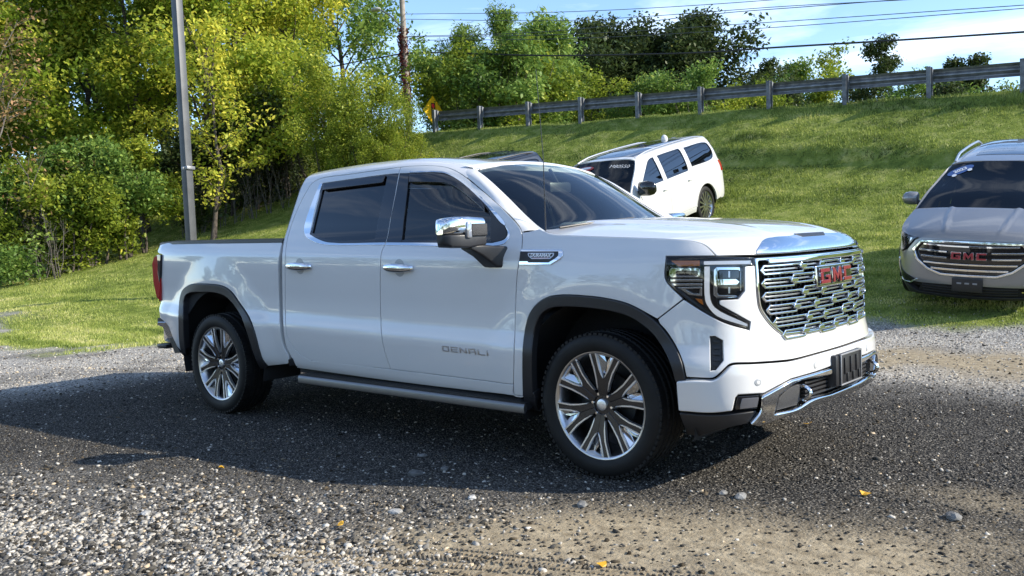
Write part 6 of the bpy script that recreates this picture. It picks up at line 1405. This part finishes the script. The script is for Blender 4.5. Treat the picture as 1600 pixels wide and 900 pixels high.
tree('s', 'young_tree', at(338, 27.0), 6.6, 1.5, GREEN_Y, 'slim young tree with bright yellow leaves just right of the light pole', None, 302, per=16, sig=.40, size=.14, n1=18, n2=4, clear=.12)
# shrubs along the foot of the wood
gS = 'shrubs along the foot of the wood'
SH = [(-30, 24.5, 3.2, 'a', GREEN_F), (45, 25.5, 3.0, 'b', OLIVE), (105, 25.5, 2.6, 'a', OLIVE), (150, 26, 3.4, 'c', GREEN_F), (195, 26.5, 3.0, 'b', GREEN_F), (232, 27.2, 2.9, 'c', OLIVE), (290, 29, 3.0, 'a', GREEN_D), (355, 30, 3.2, 'c', GREEN_D), (410, 30, 3.0, 'b', GREEN_D), (455, 30.3, 3.3, 'a', GREEN_D)]
LSH = ['leafy green shrub at the wood edge behind the rusty tree', 'olive shrub growing at the base of the rusty tree', 'low leafy green shrub beside the bare brown stems', 'tall leafy green shrub midway along the lawn edge', 'leafy green shrub between the tall shrub and the light pole', 'olive shrub just left of the light pole at the lawn edge', 'dark shrub right behind the light pole', 'dark shrub behind the slim young yellow tree', 'dark shrub behind the rear edge of the truck cab', 'dark shrub next to the big olive bushes']
for k, (u, d, H, sh, lm) in enumerate(SH):
    lab = LSH[k]
    tree('s', 'shrub', at(u, d), H, 1.5, lm, lab, gS, 400+k, per=55, sig=.46, size=.13, n1=16, n2=4, clear=.02, stems=4, share=sh+lm.name, cat='shrub', up=.5, rotz=k)
# big hedge of bushes in front of the guardrail end
gH = 'big bushes in front of the guardrail end'
LHB = ['tall olive bush touching the yellow green wood', 'tallest olive bush in the middle of the bush row', 'tall olive bush just before the utility pole', 'shorter olive bush in front of the utility pole base', 'small olive bush beside the warning sign at the guardrail end', 'low olive bush before the tall bush nearest the wood', 'low olive bush before the middle of the bush row', 'lowest olive bush at the foot of the utility pole']
for k, (u, d, H, sh) in enumerate([(500, 29.5, 3.4, 'p'), (545, 28.6, 3.2, 'q'), (588, 28.0, 2.8, 'p'), (618, 27.5, 2.2, 'q'), (640, 27.0, 1.5, 'p'), (520, 27.6, 2.3, 'q'), (575, 26.8, 1.9, 'p'), (605, 26.5, 1.5, 'q')]):
    tree('h', 'bush', at(u, d), H, 2.1, OLIVE, LHB[k], gH, 500+k, per=56, sig=.45, size=.095, n1=18, n2=5, clear=.0, stems=5, share='hedge'+sh, cat='bush', up=.6, rotz=k*1.3)
# dead stems under the trees
gT = 'bare stems under the trees'
LBS = ['bare brown stems rising in the sun beside the olive shrub', 'bare brown stems in the sun next to the low green shrub', 'bare stems in shade just left of the light pole', 'bare stems in shade just right of the light pole']+['bare tangled brown stems in the shade between young tree and big bushes']*6
for k, (u, d) in enumerate([(60, 24.8), (85, 24.6), (290, 28.4), (312, 28.5), (345, 28.7), (372, 28.8), (398, 28.9), (425, 29), (450, 29.1), (478, 29.2)]):
    o = empty('bare_shrub', at(u, d)); tag(o, LBS[k], 'shrub', gT); r = np.random.default_rng(600+k); segs, tips = branchy(r, np.zeros(3), 1.7, .9, (0, 0), .05, 12, 4, .7, .016, 5); limbs('stem', segs, BARKG, o)
# trees behind the guardrail
gL = 'feathery trees behind the guardrail'
LFT = ['shortest feathery tree right behind the warning sign', 'feathery tree behind the first guardrail posts past the sign', 'tallest feathery tree in the clump behind the guardrail', 'feathery tree on the oak side of the clump', 'feathery tree half hidden behind the tallest of the clump', 'feathery tree between the tallest one and the oaks']
for k, (u, d, H, sh) in enumerate([(708, 40, 2.6, 'l1'), (728, 41, 4.2, 'l2'), (798, 40, 5.0, 'l3'), (856, 41, 4.2, 'l1'), (766, 44, 3.9, 'l2'), (830, 44, 4.4, 'l3')]):
    tree('l', 'feathery_tree', at(u, d), H+.6, 1.9, GREEN_F, LFT[k], gL, 700+k, per=30, sig=.42, size=.21, n1=24, n2=6, clear=.08, share=sh, up=.75, aspect=.26, rotz=k*.9)
gO = 'pair of big oaks'
for k, (u, d, H) in enumerate([(968, 80, 11.6), (1082, 80, 12.2)]):
    tree('o', 'oak_tree', at(u, d), H-.8, 6.9, GREEN_D, ('big dark green oak beyond the road on the side of the feathery trees', 'bigger dark green oak beyond the road beside the small distant trees')[k], gO, 800+k, per=105, sig=1.7, size=.40, n1=30, n2=7, clear=.12, up=.35)
gF = 'distant trees beyond the road'
for k, (u, d, H, s, lm, lab) in enumerate([(1172, 84, 9.5, 3.4, GREEN_D, 'small dark tree standing close beside the right hand oak'), (1195, 95, 12.6, 4, GREEN_D, 'round dark distant tree right of the oaks'), (1255, 95, 12.9, 4, GREEN_M, 'mid green distant tree beside the bare topped one'), (1300, 92, 13.4, 3.6, OLIVE, 'sparse yellowish distant tree with see through crown'), (1378, 88, 13.6, 2.8, GREEN_D, 'narrow dark distant tree rising alone above the guardrail'), (1490, 90, 12.0, 2.6, GREEN_D, 'low dark distant tree just above the guardrail top'), (1525, 90, 12.3, 2.6, GREEN_D, 'low dark distant tree with a small side crown by the last post'), (1050, 95, 10, 4, GREEN_M, 'lower mid green tree under the oaks')]):
    tree('f', 'distant_tree', at(u, d), H-1, s, lm, lab, gF, 900+k, per=40 if lm != OLIVE else 16, sig=1.0, size=.36, n1=14, n2=5, clear=.15, up=.5)
gU = 'bushes beyond the guardrail'
ORD = 'zeroth first second third fourth fifth sixth seventh eighth ninth tenth eleventh twelfth thirteenth fourteenth'.split()
UB = [(712, 34), (735, 33.5), (770, 33), (805, 32.5), (840, 33), (872, 34), (900, 36), (935, 36), (975, 35), (1010, 34), (1045, 34), (1080, 33), (1115, 34), (1150, 36), (1190, 37), (1225, 40), (1265, 42), (1310, 42), (1350, 44), (1400, 42), (1440, 44), (1480, 42), (1530, 44), (1580, 44), (1620, 44)]
for k, (u, d) in enumerate(UB):
    lm = (GREEN_F, OLIVE, GREEN_M)[k % 3] if u < 1190 else (GREEN_D, GREEN_M, OLIVE)[k % 3]
    uu = [proj(np.array([px_, 16.88+.0495*(px_+16.95), 5.0]))[0] for px_ in [-18.86]+[-16.95+1.902*q for q in range(12)]]; ip = int(np.searchsorted(uu, u))
    lab = {'leaf_fern_green': 'light green bush seen under the guardrail', 'leaf_olive': 'yellowish bush seen under the guardrail', 'leaf_mid_green': 'mid green bush seen under the guardrail', 'leaf_dark_green': 'dark green bush seen under the guardrail', 'leaf_rusty': 'brownish bush seen under the guardrail'}[lm.name]+' between the %s and %s posts from the sign' % (ORD[ip], ORD[ip+1])
    H = 2.0+(.9 if u < 900 else 0)+(k*7 % 5)*.14+(.9 if u > 1190 else 0)
    tree('u', 'roadside_bush', at(u, d, -.25), H, 1.5, lm, lab, gU, 1000+k % 3, per=30, sig=.55, size=.16, n1=14, n2=4, clear=.0, stems=4, share='road'+lm.name, cat='bush', rotz=k*1.1)

# wood added behind the camera for reflections, seen only mirrored in paint and glass
r = np.random.default_rng(77); tp_ = []
for k in range(24):
    c = np.array([-62+4.6*k+r.uniform(-1, 1), -33+r.uniform(-4, 3), 0]); H = r.uniform(6, 11)
    q = r.normal(0, 1, (55, 3)); q /= np.linalg.norm(q, axis=1)[:, None]; q *= r.uniform(.35, 1, (55, 1)); tp_.append(c+q*[2.6, 2.6, H*.46]+[0, 0, H*.52])
wd = leaves('woodland', r, np.concatenate(tp_), 34, .75, .42, GREEN_M, None); tag(wd, 'unseen green woodland behind the camera, added for paint and glass to mirror', 'woodland', kind='stuff')
# ------------------------------------------------------------------ guardrail, sign, poles, wires
ZINC = mat('weathered_zinc', (.21, .215, .22), .5, .55, nscale=6, namp=.35)
ZINCP = mat('weathered_post', (.15, .158, .17), .6, .4, nscale=8, namp=.4)
POSTX = [-18.86]+[-16.95+1.902*i for i in range(12)]
def rail_y(x): return 16.88+.0495*(x+16.95)
def rail_top(x): return 5.40-.0475*(x+16.95)
gr = empty('guardrail', (-9, rail_y(-9), 0)); tag(gr, 'weathered steel guardrail running along the top of the bank', 'guardrail')
o9 = Vector((-9, rail_y(-9), 0))
def W_profile(): return [(0, 0), (-.015, -.012), (-.030, -.035), (-.075, -.062), (-.080, -.085), (-.045, -.118), (-.015, -.140), (-.012, -.165), (-.045, -.190), (-.080, -.222), (-.075, -.245), (-.030, -.275), (-.015, -.298), (0, -.31)]
pw = W_profile(); pw = pw+[(a+.006, b) for a, b in pw[::-1]]
for k in range(0, len(POSTX)-1, 2):
    x0 = POSTX[k]-.0; x1 = POSTX[min(k+2, len(POSTX)-1)]; mb = MB()
    v0 = [mb.bm.verts.new(Vector((x0, rail_y(x0)+.16-y*1.0, rail_top(x0)-.03+z))-o9) for y, z in pw]; v1 = [mb.bm.verts.new(Vector((x1+.03, rail_y(x1)+.16-y, rail_top(x1)-.03+z))-o9) for y, z in pw]
    n = len(pw)
    for i in range(n): mb.bm.faces.new((v0[i], v1[i], v1[(i+1) % n], v0[(i+1) % n]))
    mb.build('rail', ZINC, gr, 40)
for x in POSTX:
    g = float(ground(x, rail_y(x))); t = rail_top(x)+.01; mb = MB(); h = t-g+.3
    for dx, w, dy, dd in ((0, .010, 0, .14), (0, .10, -.07, .012), (0, .10, .07, .012)): mb.box(Vector((x, rail_y(x)+dy, t-h/2))-o9, (w, dd, h))
    mb.build('post', ZINCP, gr, 0)
for x in POSTX:
    mb = MB(); mb.box(Vector((x, rail_y(x)+.115, rail_top(x)-.18))-o9, (.09, .085, .32)); mb.build('spacer_block', ZINCP, gr, 0)
# warning sign behind the rail
sp = onaxis((677, 173), 1, 18.2); sg = empty('warning_sign', (sp[0], sp[1], float(ground(sp[0], sp[1])))); tag(sg, 'yellow diamond signal ahead sign showing above the guardrail end', 'sign'); z_s = sp[2]-sg.location.z
a = math.radians(94); ux = Vector((math.cos(a), math.sin(a), 0)); nn = Vector((ux.y, -ux.x, 0)) 
h = .53; YEL = mat('sign_yellow', (.80, .45, .01), .4); SBK = mat('sign_black', (.01, .01, .01), .5)
cs = Vector((0, 0, z_s))
mb = MB(); mb.prism([(h, 0), (0, h), (-h, 0), (0, -h)], lambda p, q: cs+ux*p+Vector((0, 0, q)), lambda p, q: cs+ux*p+Vector((0, 0, q))-nn*.004); mb.build('sign_plate', YEL, sg, 0)
mb = MB(); mb.prism([(-.11, -.26), (.11, -.26), (.11, .27), (-.11, .27)], lambda p, q: cs+nn*.004+ux*p+Vector((0, 0, q)), lambda p, q: cs+nn*.002+ux*p+Vector((0, 0, q))); mb.build('signal_symbol', SBK, sg, 0)
for q0, c, nm in ((.17, (.75, .03, .04), 'red_dot'), (0, (.8, .5, .02), 'yellow_dot'), (-.17, (.02, .35, .08), 'green_dot')):
    mb = MB(); mb.prism([(.078*math.cos(t), q0+.078*math.sin(t)) for t in np.linspace(0, 2*np.pi, 17)[:-1]], lambda p, q: cs+nn*.007+ux*p+Vector((0, 0, q)), lambda p, q: cs+nn*.005+ux*p+Vector((0, 0, q))); mb.build(nm, mat(nm, c, .4), sg, 0)
mb = MB(); mb.box((-nn.x*.03, -nn.y*.03, (z_s+h)/2-.1), (.05, .05, z_s+h)); mb.build('sign_post', ZINCP, sg, 0)
# utility pole with vine and street lamp
pb_ = onaxis((636, 150), 1, 19.3); gz = float(ground(pb_[0], pb_[1])); top = onaxis((627, -20), 1, 19.3); up_ = empty('utility_pole', (pb_[0], pb_[1], gz)); tag(up_, 'wooden utility pole wrapped in dark red vine with a street lamp arm', 'utility pole')
o_p = Vector((pb_[0], pb_[1], gz)); vec = Vector(top)-Vector(pb_); base = Vector(pb_)-vec.normalized()*(pb_[2]-gz); WOOD = mat('pole_wood', (.28, .24, .20), .85, bump=.5, bscale=20, nscale=5, namp=.3)
topv = Vector(top)+vec.normalized()*3
mb = MB(); mb.tube([base-o_p, topv-o_p], [.125, .085], 12); mb.build('pole', WOOD, up_)
r = np.random.default_rng(71); v45 = Vector(onaxis((629, 46), 1, 19.3)); lv = base+(v45-base)*.25; tips = np.array([list(lv+(v45-lv)*q-o_p) for q in np.linspace(0, 1, 70)]); tips += r.normal(0, .03, tips.shape)
leaves('vine', r, tips, 70, .20, .085, WINE, up_, .2, None, .7)
arm0 = Vector(onaxis((629, 45), 1, 19.3)); arm1 = Vector(onaxis((612, 26), 1, 19.3)); arm2 = Vector(onaxis((596, 16), 1, 19.3)); mb = MB(); mb.tube([arm0-o_p, arm1-o_p, arm2-o_p], .028, 8); mb.build('lamp_arm', ZINC, up_)
hd = Vector(onaxis((587, 15), 1, 19.3))-o_p; mb = MB(); bmesh.ops.create_uvsphere(mb.bm, u_segments=16, v_segments=10, radius=1, matrix=Matrix.Translation(hd) @ Matrix.Diagonal((.26, .13, .075, 1))); mb.build('lamp_head', mat('lamp_grey', (.45, .45, .44), .5), up_)
CABLE = mat('cable', (.02, .02, .022), .6); WIRE = mat('wire', (.10, .11, .12), .5, .5)
for px, rad, lab, m in (([(632, 22), (900, 18), (1205, 0), (1500, -28)], .010, 'highest thin power line on the utility pole', WIRE), ([(633, 30), (900, 31.5), (1240, 9), (1410, 0), (1600, -12)], .010, 'thin power line second from the top of the pole', WIRE), ([(635, 57), (860, 49), (1139, 19.6), (1240, 12), (1420, -2), (1600, -18)], .011, 'thin power line third from the top of the pole', WIRE), ([(636, 58), (900, 53), (1200, 35), (1600, 8)], .010, 'thin power line fourth down crossing the sky', WIRE), ([(636, 63), (900, 60), (1200, 43.5), (1600, 13)], .010, 'lowest of the thin power lines', WIRE), ([(480, 116), (505, 108), (560, 96), (600, 89), (640, 83), (860, 87), (1000, 85), (1100, 82), (1200, 75), (1400, 63), (1600, 50), (1700, 43)], .026, 'thick black cable strung below the thin power lines', CABLE)):
    P = catmull([onaxis(p, 1, 19.3) for p in px], 8); mb = MB(); mb.tube([Vector(p) for p in P], rad, 5); o = mb.build('power_line', m); tag(o, lab, 'power line', 'power lines')
# light pole on the lawn
pl = at(301, 18.2); d_ = ray((276, 0)); lpz = CAM_P+d_*18.2
lp = empty('light_pole', pl); tag(lp, 'square grey steel light pole standing on the lawn behind the pickup', 'light pole')
PG = mat('pole_grey', (.085, .088, .092), .5, .3, nscale=3, namp=.25)
b0 = Vector((0, 0, 0)); lowp = Vector(CAM_P+ray((299, 378))*18.2)-Vector(pl); upp = Vector(lpz)-Vector(pl); dirp = (upp-lowp).normalized(); b0 = lowp-dirp*(lowp.z/dirp.z); t1 = upp+dirp*3.5
mb = MB(); rot = (dirp.to_track_quat('Z', 'Y') @ Euler((0, 0, math.radians(37))).to_quaternion()).to_euler(); ln = (t1-b0).length; mb.box((b0+t1)/2, (.155, .155, ln), rot, .008); mb.build('pole', PG, lp, 30)
mb = MB(); mb.box(b0+dirp*.02, (.3, .3, .04), rot, .005); mb.build('base_plate', PG, lp, 30)
cl = Vector(CAM_P+ray((294, 263))*18.2)-Vector(pl); mb = MB(); mb.box(cl, (.19, .19, .07), rot, .01); mb.box(cl+Vector((.0, 0, 0)), (.27, .03, .03), rot); mb.build('clamp', ZINC, lp, 30)
mb = MB(); mb.box(t1+Vector((.3, .2, 0)), (.7, .3, .12), rot, .03); mb.build('lamp_head', PG, lp, 30)
